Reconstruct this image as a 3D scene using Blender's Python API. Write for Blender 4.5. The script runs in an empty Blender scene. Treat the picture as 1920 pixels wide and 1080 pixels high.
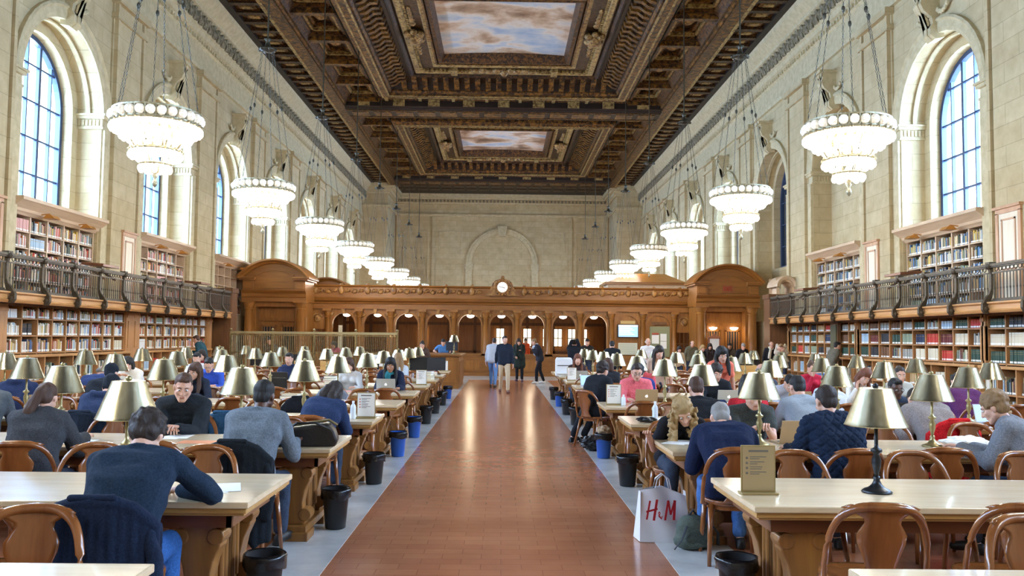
import bpy, math, random
import numpy as np
from mathutils import Matrix, Vector, Euler
random.seed(7)
rng = np.random.default_rng(7)
SC = bpy.context.scene
COL = SC.collection
PI = math.pi

# ------------------------------------------------------------------ camera
cam = bpy.data.cameras.new('camera')
cam.lens = 30.0
cam.sensor_width = 36.0
cam.clip_end = 300
camo = bpy.data.objects.new('camera', cam)
COL.objects.link(camo)
camo.matrix_world = (Matrix.Translation((-0.02, 0, 1.68)) @ Matrix.Rotation(math.radians(-0.72), 4, 'Z')
                     @ Matrix.Rotation(math.radians(90 + 3.36), 4, 'X') @ Matrix.Rotation(math.radians(0.6), 4, 'Z'))
SC.camera = camo

# ------------------------------------------------------------------ sky, daylight, exposure
world = bpy.data.worlds.new('sky')
SC.world = world
world.use_nodes = True
wn = world.node_tree
bg = wn.nodes['Background']
bg.inputs[0].default_value = (0.84, 0.91, 1.0, 1)
bg.inputs[1].default_value = 4.0
SC.view_settings.view_transform = 'Standard'
SC.view_settings.look = 'None'
SC.view_settings.gamma = 1.0
SC.view_settings.use_curve_mapping = False
SC.view_settings.exposure = 0.55

PERIOD = 6.7
CENT = [21.3 + PERIOD * k for k in range(-4, 7)]
XF, XM, XG = 11.05, 11.7, 12.05          # wall face, inner reveal step, glass
Y0, Y1 = -10.0, 71.5
BLIND = {1: [28.0], -1: []}              # right wall: second bay is filled with stone
DARK = {1: [34.7], -1: []}               # right wall: third window looks on a dark court


def area_light(name, loc, rot, sx, sy, power, color):
    l = bpy.data.lights.new(name, 'AREA')
    l.shape = 'RECTANGLE'
    l.size, l.size_y, l.energy, l.color = sx, sy, power, color
    o = bpy.data.objects.new(name, l)
    o.location, o.rotation_euler = loc, rot
    COL.objects.link(o)
    return o


for s in (-1, 1):
    for c in CENT:
        if any(abs(c - q) < .1 for q in BLIND[s] + DARK[s]):
            continue
        area_light('window_daylight', (s * 16.5, c, 8.0), (0, s * PI / 2, 0), 8.0, 6.0, 5800, (0.34, 0.58, 1.0))

# ------------------------------------------------------------------ helpers


def lin(h):
    h = h.lstrip('#')
    o = []
    for i in (0, 2, 4):
        c = int(h[i:i + 2], 16) / 255
        o.append(c / 12.92 if c <= .04045 else ((c + .055) / 1.055) ** 2.4)
    return (*o, 1)


class NT:
    def __init__(self, name):
        self.m = bpy.data.materials.new(name)
        self.m.use_nodes = True
        self.t = self.m.node_tree
        self.b = self.t.nodes['Principled BSDF']

    def n(self, typ, **kw):
        nd = self.t.nodes.new(typ)
        for k, v in kw.items():
            if k.startswith('i_'):
                nd.inputs[k[2:].replace('_', ' ')].default_value = v
            else:
                setattr(nd, k, v)
        return nd

    def l(self, a, b):
        self.t.links.new(a, b)

    def ramp(self, fac, stops):
        r = self.n('ShaderNodeValToRGB')
        e = r.color_ramp.elements
        while len(e) < len(stops):
            e.new(.5)
        for q, (p, c) in zip(e, stops):
            q.position = p
            q.color = lin(c) if isinstance(c, str) else c
        self.l(fac, r.inputs[0])
        return r.outputs[0]

    def coord(self, kind='Object', scale=(1, 1, 1)):
        if kind == 'World':
            g = self.n('ShaderNodeNewGeometry').outputs['Position']
        else:
            g = self.n('ShaderNodeTexCoord').outputs[kind]
        mp = self.n('ShaderNodeMapping')
        mp.inputs['Scale'].default_value = scale
        self.l(g, mp.inputs[0])
        return mp.outputs[0]

    def noise(self, co, scale, detail=3, rough=.55, dist=0):
        n = self.n('ShaderNodeTexNoise')
        n.inputs['Scale'].default_value = scale
        n.inputs['Detail'].default_value = detail
        n.inputs['Roughness'].default_value = rough
        n.inputs['Distortion'].default_value = dist
        self.l(co, n.inputs['Vector'])
        return n.outputs['Fac']

    def bump(self, h, strength, dist=.01):
        b = self.n('ShaderNodeBump')
        b.inputs['Strength'].default_value = strength
        b.inputs['Distance'].default_value = dist
        self.l(h, b.inputs['Height'])
        self.l(b.outputs[0], self.b.inputs['Normal'])


MATS = {}


def mat(name, col, rough=.5, metal=0.0, col2=None, scale=8, stretch=(1, 1, 1), coord='Object', bump=0.0, bscale=None,
        detail=3, emit=None, estr=0.0, dist=0.0, lo=.35, hi=.65, alpha=None, spec=None):
    if name in MATS:
        return MATS[name]
    q = NT(name)
    b = q.b
    b.inputs['Base Color'].default_value = lin(col)
    b.inputs['Roughness'].default_value = rough
    b.inputs['Metallic'].default_value = metal
    if spec is not None:
        b.inputs['Specular IOR Level'].default_value = spec
    if col2 or bump:
        co = q.coord(coord, stretch)
        f = q.noise(co, scale, detail, .6, dist)
        if col2:
            q.l(q.ramp(f, [(lo, col), (hi, col2)]), b.inputs['Base Color'])
        if bump:
            f2 = f if bscale is None else q.noise(co, bscale, 2)
            q.bump(f2, bump)
    if emit:
        b.inputs['Emission Color'].default_value = lin(emit)
        b.inputs['Emission Strength'].default_value = estr
    MATS[name] = q.m
    return q.m


def wood(name, c1, c2, rough=.35, grain=14, axis='x', bump=.05):
    st = {'x': (.12, 1, 1), 'y': (1, .12, 1), 'z': (1, 1, .12)}[axis]
    return mat(name, c1, rough, 0, c2, scale=grain, stretch=st, detail=4, bump=bump, dist=.6, lo=.3, hi=.7)


class MB:
    """collects faces for ONE mesh"""

    def __init__(self):
        self.v, self.f, self.m = [], [], []

    def add(self, v, f, m=0, M=None):
        o = len(self.v)
        if M is not None:
            v = [tuple(M @ Vector(p)) for p in v]
        self.v.extend(v)
        self.f.extend([tuple(i + o for i in q) for q in f])
        self.m.extend([m] * len(f))
        return self

    def box(self, x0, x1, y0, y1, z0, z1, m=0, M=None):
        if x0 > x1: x0, x1 = x1, x0
        if y0 > y1: y0, y1 = y1, y0
        v = [(x0, y0, z0), (x1, y0, z0), (x1, y1, z0), (x0, y1, z0), (x0, y0, z1), (x1, y0, z1), (x1, y1, z1), (x0, y1, z1)]
        f = [(3, 2, 1, 0), (4, 5, 6, 7), (0, 1, 5, 4), (1, 2, 6, 5), (2, 3, 7, 6), (3, 0, 4, 7)]
        return self.add(v, f, m, M)

    def prism(self, pts, w0, w1, fn=None, m=0, M=None):
        """polygon pts (u,v) extruded along w; fn(u,v,w)->xyz, default u=x, v=z, w=y"""
        fn = fn or (lambda u, v, w: (u, w, v))
        n = len(pts)
        v = [fn(a, b, w0) for a, b in pts] + [fn(a, b, w1) for a, b in pts]
        f = [tuple(range(n))[::-1], tuple(range(n, 2 * n))]
        f += [(i, (i + 1) % n, n + (i + 1) % n, n + i) for i in range(n)]
        return self.add(v, f, m, M)

    def sweep(self, prof, path, closed=False, m=0, M=None, capped=True):
        """prof rows: list (per path point) of lists of xyz already placed"""
        n = len(prof[0])
        v = [p for r in prof for p in r]
        k = len(prof)
        f = []
        for i in range(k if closed else k - 1):
            a, b = i * n, ((i + 1) % k) * n
            for j in range(n if path else n - 1):
                f.append((a + j, a + (j + 1) % n, b + (j + 1) % n, b + j))
        if path and capped and not closed:
            f.append(tuple(range(n))[::-1])
            f.append(tuple(range((k - 1) * n, k * n)))
        return self.add(v, f, m, M)

    def lathe(self, prof, n=16, c=(0, 0, 0), m=0, M=None):
        v, f = [], []
        for r, z in prof:
            for i in range(n):
                a = 2 * PI * i / n
                v.append((c[0] + r * math.cos(a), c[1] + r * math.sin(a), c[2] + z))
        for k in range(len(prof) - 1):
            for i in range(n):
                j = (i + 1) % n
                f.append((k * n + i, k * n + j, (k + 1) * n + j, (k + 1) * n + i))
        if prof[0][0] > 1e-4: f.append(tuple(range(n))[::-1])
        if prof[-1][0] > 1e-4: f.append(tuple((len(prof) - 1) * n + i for i in range(n)))
        return self.add(v, f, m, M)

    def tube(self, pts, r, n=8, closed=False, m=0, M=None, flat=1.0, up=None):
        P = [Vector(p) for p in pts]
        k = len(P)
        rs = r if isinstance(r, (list, tuple)) else [r] * k
        rows = []
        ref = Vector(up) if up else None
        for i in range(k):
            a = P[i - 1] if (i > 0 or closed) else P[i]
            b = P[(i + 1) % k] if (i < k - 1 or closed) else P[i]
            t = (b - a).normalized()
            u = ref if ref is not None else Vector((0, 0, 1))
            if abs(t.dot(u)) > .95 and ref is None:
                u = Vector((1, 0, 0))
            s = t.cross(u).normalized()
            w = s.cross(t).normalized()
            rows.append([tuple(P[i] + s * rs[i] * math.cos(2 * PI * j / n) + w * rs[i] * flat * math.sin(2 * PI * j / n)) for j in range(n)])
        return self.sweep(rows, True, closed, m, M)

    def ball(self, c, r, nu=10, nv=7, m=0, M=None):
        rx, ry, rz = (r, r, r) if not isinstance(r, (tuple, list)) else r
        v = [(c[0], c[1], c[2] - rz)]
        for j in range(1, nv):
            t = -PI / 2 + PI * j / nv
            for i in range(nu):
                a = 2 * PI * i / nu
                v.append((c[0] + rx * math.cos(t) * math.cos(a), c[1] + ry * math.cos(t) * math.sin(a), c[2] + rz * math.sin(t)))
        v.append((c[0], c[1], c[2] + rz))
        f = [(0, 1 + (i + 1) % nu, 1 + i) for i in range(nu)]
        for j in range(nv - 2):
            for i in range(nu):
                a, b = 1 + j * nu, 1 + (j + 1) * nu
                f.append((a + i, a + (i + 1) % nu, b + (i + 1) % nu, b + i))
        L = len(v) - 1
        a = 1 + (nv - 2) * nu
        f += [(a + i, a + (i + 1) % nu, L) for i in range(nu)]
        return self.add(v, f, m, M)

    def mesh(self, name, mats, smooth=False):
        me = bpy.data.meshes.new(name)
        me.from_pydata(self.v, [], self.f)
        for q in (mats if isinstance(mats, (list, tuple)) else [mats]):
            me.materials.append(q)
        if any(self.m):
            me.polygons.foreach_set('material_index', self.m)
        if smooth:
            me.polygons.foreach_set('use_smooth', [True] * len(self.f))
        me.update()
        return me

    def build(self, name, mats, parent=None, loc=None, smooth=False, bevel=0, auto=None):
        me = self.mesh(name, mats, smooth)
        o = bpy.data.objects.new(name, me)
        COL.objects.link(o)
        if parent is not None: o.parent = parent
        if loc is not None: o.location = loc
        if bevel:
            b = o.modifiers.new('bevel', 'BEVEL')
            b.width, b.segments, b.limit_method = bevel, 2, 'ANGLE'
        if auto:
            me.polygons.foreach_set('use_smooth', [True] * len(self.f))
            try:
                me.set_sharp_from_angle(angle=math.radians(auto))
            except Exception:
                pass
        return o


def empty(name, loc=(0, 0, 0), rz=0.0):
    o = bpy.data.objects.new(name, None)
    o.empty_display_size = .1
    o.location, o.rotation_euler = loc, (0, 0, rz)
    COL.objects.link(o)
    return o


def tag(o, label=None, cat=None, group=None, kind=None):
    if label: o['label'] = label
    if cat: o['category'] = cat
    if group: o['group'] = group
    if kind: o['kind'] = kind
    return o


KIDS = {}


def copy_tree(o, loc=None, rz=None):
    """copy a thing with copies of its parts and sub-parts (shared mesh data)"""
    if o.name not in KIDS:
        KIDS[o.name] = [(ch, list(ch.children)) for ch in o.children]
    c = o.copy()
    COL.objects.link(c)
    for ch, gs in KIDS[o.name]:
        d = ch.copy()
        COL.objects.link(d)
        d.parent = c
        for g in gs:
            e = g.copy()
            COL.objects.link(e)
            e.parent = d
    if loc is not None: c.location = loc
    if rz is not None: c.rotation_euler = (0, 0, rz)
    return c


ORD = ['first', 'second', 'third', 'fourth', 'fifth', 'sixth', 'seventh', 'eighth', 'ninth', 'tenth', 'eleventh', 'twelfth',
       'thirteenth', 'fourteenth', 'fifteenth', 'sixteenth', 'seventeenth', 'eighteenth', 'nineteenth', 'twentieth']
SIDE = {-1: 'left', 1: 'right'}
# ------------------------------------------------------------------ setting materials


def stone_mat(name, c1, c2, mortar, bw=1.1, bh=.46):
    q = NT(name)
    g = q.n('ShaderNodeNewGeometry').outputs['Position']
    sp = q.n('ShaderNodeSeparateXYZ')
    q.l(g, sp.inputs[0])
    ad = q.n('ShaderNodeMath', operation='ADD')
    q.l(sp.outputs[0], ad.inputs[0])
    q.l(sp.outputs[1], ad.inputs[1])
    cb = q.n('ShaderNodeCombineXYZ')
    q.l(ad.outputs[0], cb.inputs[0])
    q.l(sp.outputs[2], cb.inputs[1])
    br = q.n('ShaderNodeTexBrick')
    br.inputs['Color1'].default_value = lin(c1)
    br.inputs['Color2'].default_value = lin(c2)
    br.inputs['Mortar'].default_value = lin(mortar)
    br.inputs['Scale'].default_value = 1
    br.inputs['Mortar Size'].default_value = .012
    br.inputs['Mortar Smooth'].default_value = .3
    br.inputs['Brick Width'].default_value = bw
    br.inputs['Row Height'].default_value = bh
    q.l(cb.outputs[0], br.inputs['Vector'])
    co = q.coord('World')
    f = q.noise(co, 2.2, 6, .65)
    mx = q.n('ShaderNodeMixRGB', blend_type='MULTIPLY')
    mx.inputs[0].default_value = .55
    q.l(br.outputs[0], mx.inputs[1])
    q.l(q.ramp(f, [(.3, '#c9bfae'), (.7, '#ffffff')]), mx.inputs[2])
    q.l(mx.outputs[0], q.b.inputs['Base Color'])
    q.b.inputs['Roughness'].default_value = .85
    q.bump(br.outputs['Fac'], .15, -.01)
    return q.m


M_STONE = stone_mat('cream_stone', '#d0be94', '#c7b388', '#b6a47c')
M_TRIM = mat('carved_stone', '#cfbf97', .8, 0, '#bcab82', scale=5, coord='World', bump=.1)
M_TRIMD = mat('carved_stone_ornament', '#9a8e70', .85, 0, '#665b44', scale=9, coord='World', bump=.5)


def floor_mat():
    q = NT('red_tile')
    co = q.coord('World')
    br = q.n('ShaderNodeTexBrick')
    br.inputs['Color1'].default_value = lin('#b87a58')
    br.inputs['Color2'].default_value = lin('#b07151')
    br.inputs['Mortar'].default_value = lin('#a2664a')
    br.inputs['Scale'].default_value = 1
    br.inputs['Mortar Size'].default_value = .004
    br.inputs['Brick Width'].default_value = .3
    br.inputs['Row Height'].default_value = .15
    q.l(co, br.inputs['Vector'])
    f = q.noise(co, 1.3, 5)
    mx = q.n('ShaderNodeMixRGB', blend_type='MULTIPLY')
    mx.inputs[0].default_value = .5
    q.l(br.outputs[0], mx.inputs[1])
    q.l(q.ramp(f, [(.3, '#c8b5a8'), (.7, '#ffffff')]), mx.inputs[2])
    q.l(mx.outputs[0], q.b.inputs['Base Color'])
    f2 = q.noise(co, 9, 3)
    rr = q.n('ShaderNodeMapRange')
    rr.inputs['To Min'].default_value = .12
    rr.inputs['To Max'].default_value = .3
    q.l(f2, rr.inputs[0])
    q.l(rr.outputs[0], q.b.inputs['Roughness'])
    f3 = q.noise(co, 3.5, 3)
    q.bump(f3, .02, .02)
    return q.m


M_FLOOR = floor_mat()
M_BORDER = mat('grey_marble', '#cfcdc8', .18, 0, '#b9b8b3', scale=2.5, coord='World', detail=6, bump=.03)
M_STEEL = mat('dark_window_steel', '#3a4a66', .45, .3)


def glass_mat():
    q = NT('window_glass')
    tr = q.n('ShaderNodeBsdfTransparent')
    gl = q.n('ShaderNodeBsdfGlossy')
    gl.inputs['Roughness'].default_value = .02
    mx = q.n('ShaderNodeMixShader')
    mx.inputs[0].default_value = .06
    q.l(tr.outputs[0], mx.inputs[1])
    q.l(gl.outputs[0], mx.inputs[2])
    q.l(mx.outputs[0], q.t.nodes['Material Output'].inputs[0])
    return q.m


M_GLASS = glass_mat()

# ------------------------------------------------------------------ floor
b = MB()
b.box(-12.6, 12.6, Y0 - .3, Y1 + .3, -.3, 0)
tag(b.build('floor', M_FLOOR), 'glossy red tile floor running down the hall under the tables', 'floor', kind='structure')
b = MB()
for s in (-1, 1):
    b.box(s * 1.275, s * 1.86, Y0, 34.4, -.05, .004)
b.box(-9.5, 9.5, 34.4, 38.3, -.05, .004)
tag(b.build('floor_border', M_BORDER), 'pale grey marble strips edging the red aisle and the cross aisle', 'floor', kind='structure')

# ------------------------------------------------------------------ side walls
R1, R2, ZS = 2.0, 1.7, 7.55


def arc(c, r, z, n=18):
    return [(c + r * math.cos(PI - PI * i / n), z + r * math.sin(PI - PI * i / n)) for i in range(n + 1)]


def wall_layer(b, s, x0, x1, opens, zb, zt, m=0):
    """face at x0 with round-headed openings (c, r, sill, spring), reveals back to x1"""
    X0, X1 = s * x0, s * x1
    y = Y0
    for c, r, zl, zs in opens:
        ya, yb = c - r, c + r
        b.add([(X0, y, zb), (X0, ya, zb), (X0, ya, zt), (X0, y, zt)], [(0, 1, 2, 3)], m)
        if zl > zb:
            b.add([(X0, ya, zb), (X0, yb, zb), (X0, yb, zl), (X0, ya, zl)], [(0, 1, 2, 3)], m)
        A = arc(c, r, zs)
        for (p, q), (p2, q2) in zip(A, A[1:]):
            b.add([(X0, p, q), (X0, p2, q2), (X0, p2, zt), (X0, p, zt)], [(0, 1, 2, 3)], m)
        loop = [(ya, zl)] + A + [(yb, zl)]
        for (p, q), (p2, q2) in zip(loop, loop[1:] + loop[:1]):
            b.add([(X0, p, q), (X0, p2, q2), (X1, p2, q2), (X1, p, q)], [(0, 1, 2, 3)], m)
        y = yb
    b.add([(X0, y, zb), (X0, Y1, zb), (X0, Y1, zt), (X0, y, zt)], [(0, 1, 2, 3)], m)


def ring_prof(b, s, c, z, prof, n=20, a0=0.0, a1=PI, m=0):
    """sweep profile [(radius, x)] round an arch in the wall plane"""
    rows = []
    for i in range(n + 1):
        a = a0 + (a1 - a0) * i / n
        rows.append([(s * x, c - r * math.cos(a), z + r * math.sin(a)) for r, x in prof])
    b.sweep(rows, True, m=m)


for s in (-1, 1):
    b = MB()
    blind = [c for c in CENT if any(abs(c - q) < .1 for q in BLIND[s])]
    wall_layer(b, s, XF, XM, [(c, R1, 2.5, ZS) for c in CENT], 0, 14.2)
    wall_layer(b, s, XM, XG + .1, [(c, R2, 4.75, ZS) for c in CENT if c not in blind], 0, 14.2)
    # outer skin of the wall, so no light leaks round the reveals
    wall_layer(b, s, XG + .1, XG + .35, [(c, R2, 4.75, ZS) for c in CENT if c not in blind], 0, 14.2)
    # broad pilasters on the piers, stepped
    for k in range(-1, len(CENT)):
        p = (CENT[k] if k >= 0 else CENT[0] - PERIOD) + PERIOD / 2
        if p > Y1 - 1: continue
        for hw, d in ((.98, .05), (.72, .12)):
            b.box(s * (XF - d), s * XF, p - hw, p + hw, 2.5, 11.15)
        for q in (-1, 1):
            b.box(s * (XF - .16), s * XF, p + q * .85 - .06, p + q * .85 + .06, 2.5, 11.0)
        b.box(s * (XF - .2), s * XF, p - 1.02, p + 1.02, 10.55, 10.72)
        b.box(s * (XF - .26), s * XF, p - 1.05, p + 1.05, 11.0, 11.2)
    tag(b.build('wall_' + SIDE[s], M_STONE), 'cream stone side wall of tall round-arched window bays', 'wall', kind='structure')
    # archivolts, imposts, keystone scrolls
    b = MB()
    for c in CENT:
        ring_prof(b, s, c, ZS, [(R1, XF), (R1, XF - .05), (R1 + .1, XF - .08), (R1 + .26, XF - .08), (R1 + .32, XF - .13), (R1 + .38, XF - .1), (R1 + .38, XF)])
        ring_prof(b, s, c, ZS, [(R1 - .02, XF + .3), (R1 - .07, XF + .3), (R1 - .07, XF + .42), (R1 - .02, XF + .42)])
        for q in (-1, 1):
            e = c + q * R1
            for z0, z1, d in ((7.28, 7.34, .06), (7.34, 7.56, .03), (7.56, 7.64, .1), (7.64, 7.7, .14)):
                b.box(s * (XF - d), s * (XM + .0), e - q * d, e + q * (.36 + d), z0, z1)
            for i in range(6):                  # leaf row in the capital
                x = XF + .06 + i * .1
                b.box(s * (x), s * (x + .06), e - q * .06, e, 7.38, 7.54)
            # slim jamb pilaster beside the opening
            b.box(s * (XF - .08), s * XF, e + q * .03, e + q * .33, 2.5, 7.28)
        # scrolled keystone
        pts = [(XF + .1, 9.42), (XF - .12, 9.38), (XF - .25, 9.5), (XF - .26, 9.66), (XF - .18, 9.78), (XF - .22, 9.95), (XF - .42, 10.12),
               (XF - .5, 10.3), (XF - .44, 10.46), (XF - .5, 10.5), (XF - .5, 10.6), (XF + .1, 10.6)]
        b.prism(pts, c - .2, c + .2, lambda u, v, w: (s * u, w, v))
        b.prism([(u - .03, v) for u, v in pts[1:-1]], c - .07, c + .07, lambda u, v, w: (s * u, w, v))
        b.box(s * (XF - .58), s * XF, c - .28, c + .28, 10.6, 10.7)
        for q in (-1, 1):                       # garland beside the keystone
            for i in range(6):
                b.ball((s * (XF - .1), c + q * (.28 + .09 * i), 10.1 - .05 * i * (5 - i) * .35), (.05, .07, .07), 6, 5)
    tag(b.build('trim_arches_' + SIDE[s], [M_TRIM, M_TRIMD]), 'moulded stone arches with scrolled keystones round the windows', 'stone trim', kind='structure')
    # cornice under the ceiling
    b = MB()
    prof = [(XF + .05, 11.2), (XF - .1, 11.22), (XF - .12, 11.34), (XF - .02, 11.4), (XF - .02, 12.1), (XF - .08, 12.15), (XF - .1, 12.3), (XF - .2, 12.36), (XF - .24, 12.52),
            (XF - .3, 12.56), (XF - .3, 13.02), (XF - .44, 13.08), (XF - .46, 13.2), (XF - .6, 13.34), (XF - .74, 13.5), (XF - .8, 13.72), (XF + .05, 13.72)]
    b.sweep([[(s * x, y, z) for x, z in prof] for y in (Y0, Y1)], True)
    y = 6.0
    while y < Y1 - .4:                          # paired leaf-and-dart modillions
        b.prism([(XF - .29, 12.56), (XF - .36, 12.6), (XF - .4, 12.75), (XF - .36, 12.9), (XF - .42, 13.02), (XF - .29, 13.02)], y - .1, y + .1, lambda u, v, w: (s * u, w, v), m=1)
        b.ball((s * (XF - .33), y + .2, 12.78), (.1, .1, .2), 7, 6, m=1)
        b.box(s * (XF - .16), s * (XF - .08), y - .05, y + .05, 12.18, 12.29)
        b.box(s * (XF - .16), s * (XF - .08), y + .15, y + .25, 12.18, 12.29)
        y += .48
    tag(b.build('trim_cornice_' + SIDE[s], [M_TRIM, M_TRIMD]), 'stone cornice with leaf modillions below the dark ceiling', 'stone trim', kind='structure')

# ------------------------------------------------------------------ windows
for s in (-1, 1):
    k = 0
    for c in CENT:
        if any(abs(c - q) < .1 for q in BLIND[s]): continue
        k += c > 14
        z0 = 4.75
        fr = MB()
        A = arc(c, R2, ZS, 24)
        A2 = arc(c, R2 - .12, ZS, 24)
        outer = [(c - R2, z0)] + A + [(c + R2, z0)]
        inner = [(c - R2 + .12, z0 + .12)] + A2 + [(c + R2 - .12, z0 + .12)]
        rows = []
        for (p, q), (p2, q2) in zip(outer, inner):
            rows.append([(s * (XG - .08), p, q), (s * (XG - .08), p2, q2), (s * (XG + .06), p2, q2), (s * (XG + .06), p, q)])
        fr.sweep(rows, True, closed=True)

        def top(y):
            return ZS + math.sqrt(max(.01, R2 ** 2 - (y - c) ** 2))
        for dy, w in ((-.57, .05), (.57, .05), (-1.13, .022), (0, .022), (1.13, .022)):
            fr.box(s * (XG - .05), s * (XG + .04), c + dy - w, c + dy + w, z0, top(c + dy))
        z = z0 + .95
        while z < 9.1:
            hw = R2 if z < ZS else math.sqrt(R2 ** 2 - (z - ZS) ** 2)
            fr.box(s * (XG - .04), s * (XG + .03), c - hw, c + hw, z - .022, z + .022)
            z += .93
        w = fr.build('window_%d' % ((k if c > 14 else 40 + CENT.index(c)) + (20 if s > 0 else 0)), M_STEEL)
        gl = MB()
        P = [(c - R2, z0)] + arc(c, R2, ZS, 24) + [(c + R2, z0)]
        gl.prism(P, XG, XG + .008, lambda u, v, q: (s * q, u, v))
        g = gl.build('window_pane', M_GLASS, w)
        tag(w, 'tall round-headed steel window with small panes, %s on the %s wall' % (ORD[k - 1] if c > 14 else 'behind the viewer', SIDE[s]), 'window', kind='structure')

# what the windows look on
M_EXT = stone_mat('pale_facade', '#e6ebf2', '#dfe6ee', '#9fb3cc', 30, 3.4)
for s in (-1, 1):
    b = MB()
    b.box(s * 38, s * 60, -30, 110, -20, 9 if s > 0 else 22)
    for z in range(-16, 22, 4):
        if s > 0 and z > 8: continue
        b.box(s * 37.6, s * 38, -30, 110, z, z + 1.6)
    tag(b.build('exterior_building_' + SIDE[s], M_EXT), 'pale banded office building outside the %s windows' % SIDE[s], 'building', kind='structure')
b = MB()
b.box(14.2, 14.4, 32, 37.4, 0, 14)
b.box(12.45, 14.4, 31.8, 32, 0, 14)
b.box(12.45, 14.4, 37.4, 37.6, 0, 14)
b.box(12.45, 14.4, 31.8, 37.6, 13.9, 14.1)
tag(b.build('wall_court', mat('dark_court', '#6d7264', .9)), 'dark court wall just outside the third right window', 'wall', kind='structure')

# ------------------------------------------------------------------ end walls
b = MB()
b.box(-12.4, 12.4, Y1, Y1 + .4, 0, 14.2)
for s in (-1, 1):
    b.box(s * 9.0, s * 12.4, 66.6, Y1, 0, 13.72)
    b.box(s * 5.6, s * 5.9, Y1 - .1, Y1, 0, 11.9)
    b.box(s * 8.6, s * 8.9, Y1 - .12, Y1, 0, 12.0)
tag(b.build('wall_far', M_STONE), 'cream stone end wall beyond the wooden screen', 'wall', kind='structure')
b = MB()
for z0, z1, d in ((11.85, 11.95, .1), (11.95, 12.05, .2), (12.9, 13.0, .15), (13.0, 13.25, .25), (13.25, 13.4, .45), (13.4, 13.72, .6)):
    b.box(-9.0, 9.0, Y1 - d, Y1, z0, z1)
    for s in (-1, 1):
        b.box(s * (9.0 - d), s * 11, 66.6 - d, Y1, z0, z1)
for i in range(60):
    x = -8.85 + .3 * i
    b.box(x, x + .15, Y1 - .36, Y1, 13.03, 13.22, 1)
rows = []
for r, d in ((2.55, 0), (2.55, .12), (2.85, .12), (2.85, .2), (3.0, .2), (3.0, 0)):
    rows.append((r, d))
b.sweep([[(-r * math.cos(PI * i / 24), Y1 - d, 7.85 + r * math.sin(PI * i / 24)) for r, d in rows] for i in range(25)], True)
for s in (-1, 1):
    b.box(s * 2.5, s * 3.05, Y1 - .15, Y1, 0, 7.4)
    b.box(s * 2.42, s * 3.12, Y1 - .22, Y1, 7.4, 7.85)
b.prism([(-.28, 10.2), (.28, 10.2), (.4, 11.05), (-.4, 11.05)], Y1 - .4, Y1)
for x0, x1, z0, z1 in ((3.4, 5.3, 8.6, 10.6), (6.2, 8.3, 4.2, 10.6)):
    for s in (-1, 1):
        b.box(s * x0, s * x1, Y1 - .05, Y1, z1 - .08, z1)
        b.box(s * x0, s * (x0 + .08), Y1 - .05, Y1, z0, z1)
        b.box(s * (x1 - .08), s * x1, Y1 - .05, Y1, z0, z1)
tag(b.build('trim_far', [M_TRIM, M_TRIMD]), 'blind stone arch and cornice on the far end wall', 'stone trim', kind='structure')
b = MB()
b.box(-12.4, 12.4, Y0 - .4, Y0, 0, 14.2)
tag(b.build('wall_back', M_STONE), 'cream stone end wall behind the viewer', 'wall', kind='structure')

# ------------------------------------------------------------------ ceiling


def gilt(name, dark, mid, gold, scale, rough=.4, metal=.25, bump=.6, p=(.38, .55, .72)):
    q = NT(name)
    co = q.coord('World')
    v = q.n('ShaderNodeTexVoronoi', feature='SMOOTH_F1')
    v.inputs['Scale'].default_value = scale
    q.l(co, v.inputs['Vector'])
    f = q.noise(co, scale * 1.3, 4, .65, .8)
    mm = q.n('ShaderNodeMath', operation='ADD')
    q.l(f, mm.inputs[0])
    ml = q.n('ShaderNodeMath', operation='MULTIPLY')
    ml.inputs[1].default_value = .25
    q.l(v.outputs['Distance'], ml.inputs[0])
    q.l(ml.outputs[0], mm.inputs[1])
    q.l(q.ramp(mm.outputs[0], [(p[0], dark), (p[1], mid), (p[2], gold)]), q.b.inputs['Base Color'])
    q.b.inputs['Roughness'].default_value = rough
    q.b.inputs['Metallic'].default_value = metal
    q.bump(mm.outputs[0], bump, .05)
    return q.m


C_DARK = mat('ceiling_dark_wood', '#291b12', .5, .1, '#1b110a', scale=3, coord='World', bump=.15)
C_GILT = gilt('ceiling_gilt', '#1e1108', '#3d2510', '#8f6226', 4.5)
C_CARV = gilt('ceiling_carving', '#180d05', '#352010', '#7a4f1c', 7)
C_LITE = gilt('ceiling_pale_gilt', '#43301a', '#745930', '#c0a468', 6, p=(.3, .5, .7))
C_PAN = gilt('ceiling_panel', '#150b05', '#2b1a0b', '#5c3b17', 5.5)
CEIL_M = [C_DARK, C_GILT, C_CARV, C_LITE, C_PAN]


def frame(b, cy, hx, hy, prof, m=0, closed=True):
    """rectangular moulding: prof [(inset, z)] swept round a rectangle (half sizes hx, hy)"""
    rows = []
    for sx, sy in ((-1, -1), (1, -1), (1, 1), (-1, 1)):
        rows.append([(sx * (hx - d), cy + sy * (hy - d), z) for d, z in prof])
    b.sweep(rows, closed, closed=True, m=m)


def around(cy, hx, hy, step):
    """points round a rectangle with outward direction"""
    out = []
    nx, ny = max(1, round(2 * hx / step)), max(1, round(2 * hy / step))
    for i in range(nx):
        x = -hx + 2 * hx * (i + .5) / nx
        out += [(x, cy - hy, 0, -1), (x, cy + hy, 0, 1)]
    for i in range(ny):
        y = cy - hy + 2 * hy * (i + .5) / ny
        out += [(-hx, y, -1, 0), (hx, y, 1, 0)]
    return out


PAN = [14.7, 34.5, 54.3]
PH = 9.1                                     # half length of a panel bay
b = MB()
b.box(-12.5, 12.5, Y0 - .3, Y1 + .4, 14.75, 14.95)
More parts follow.
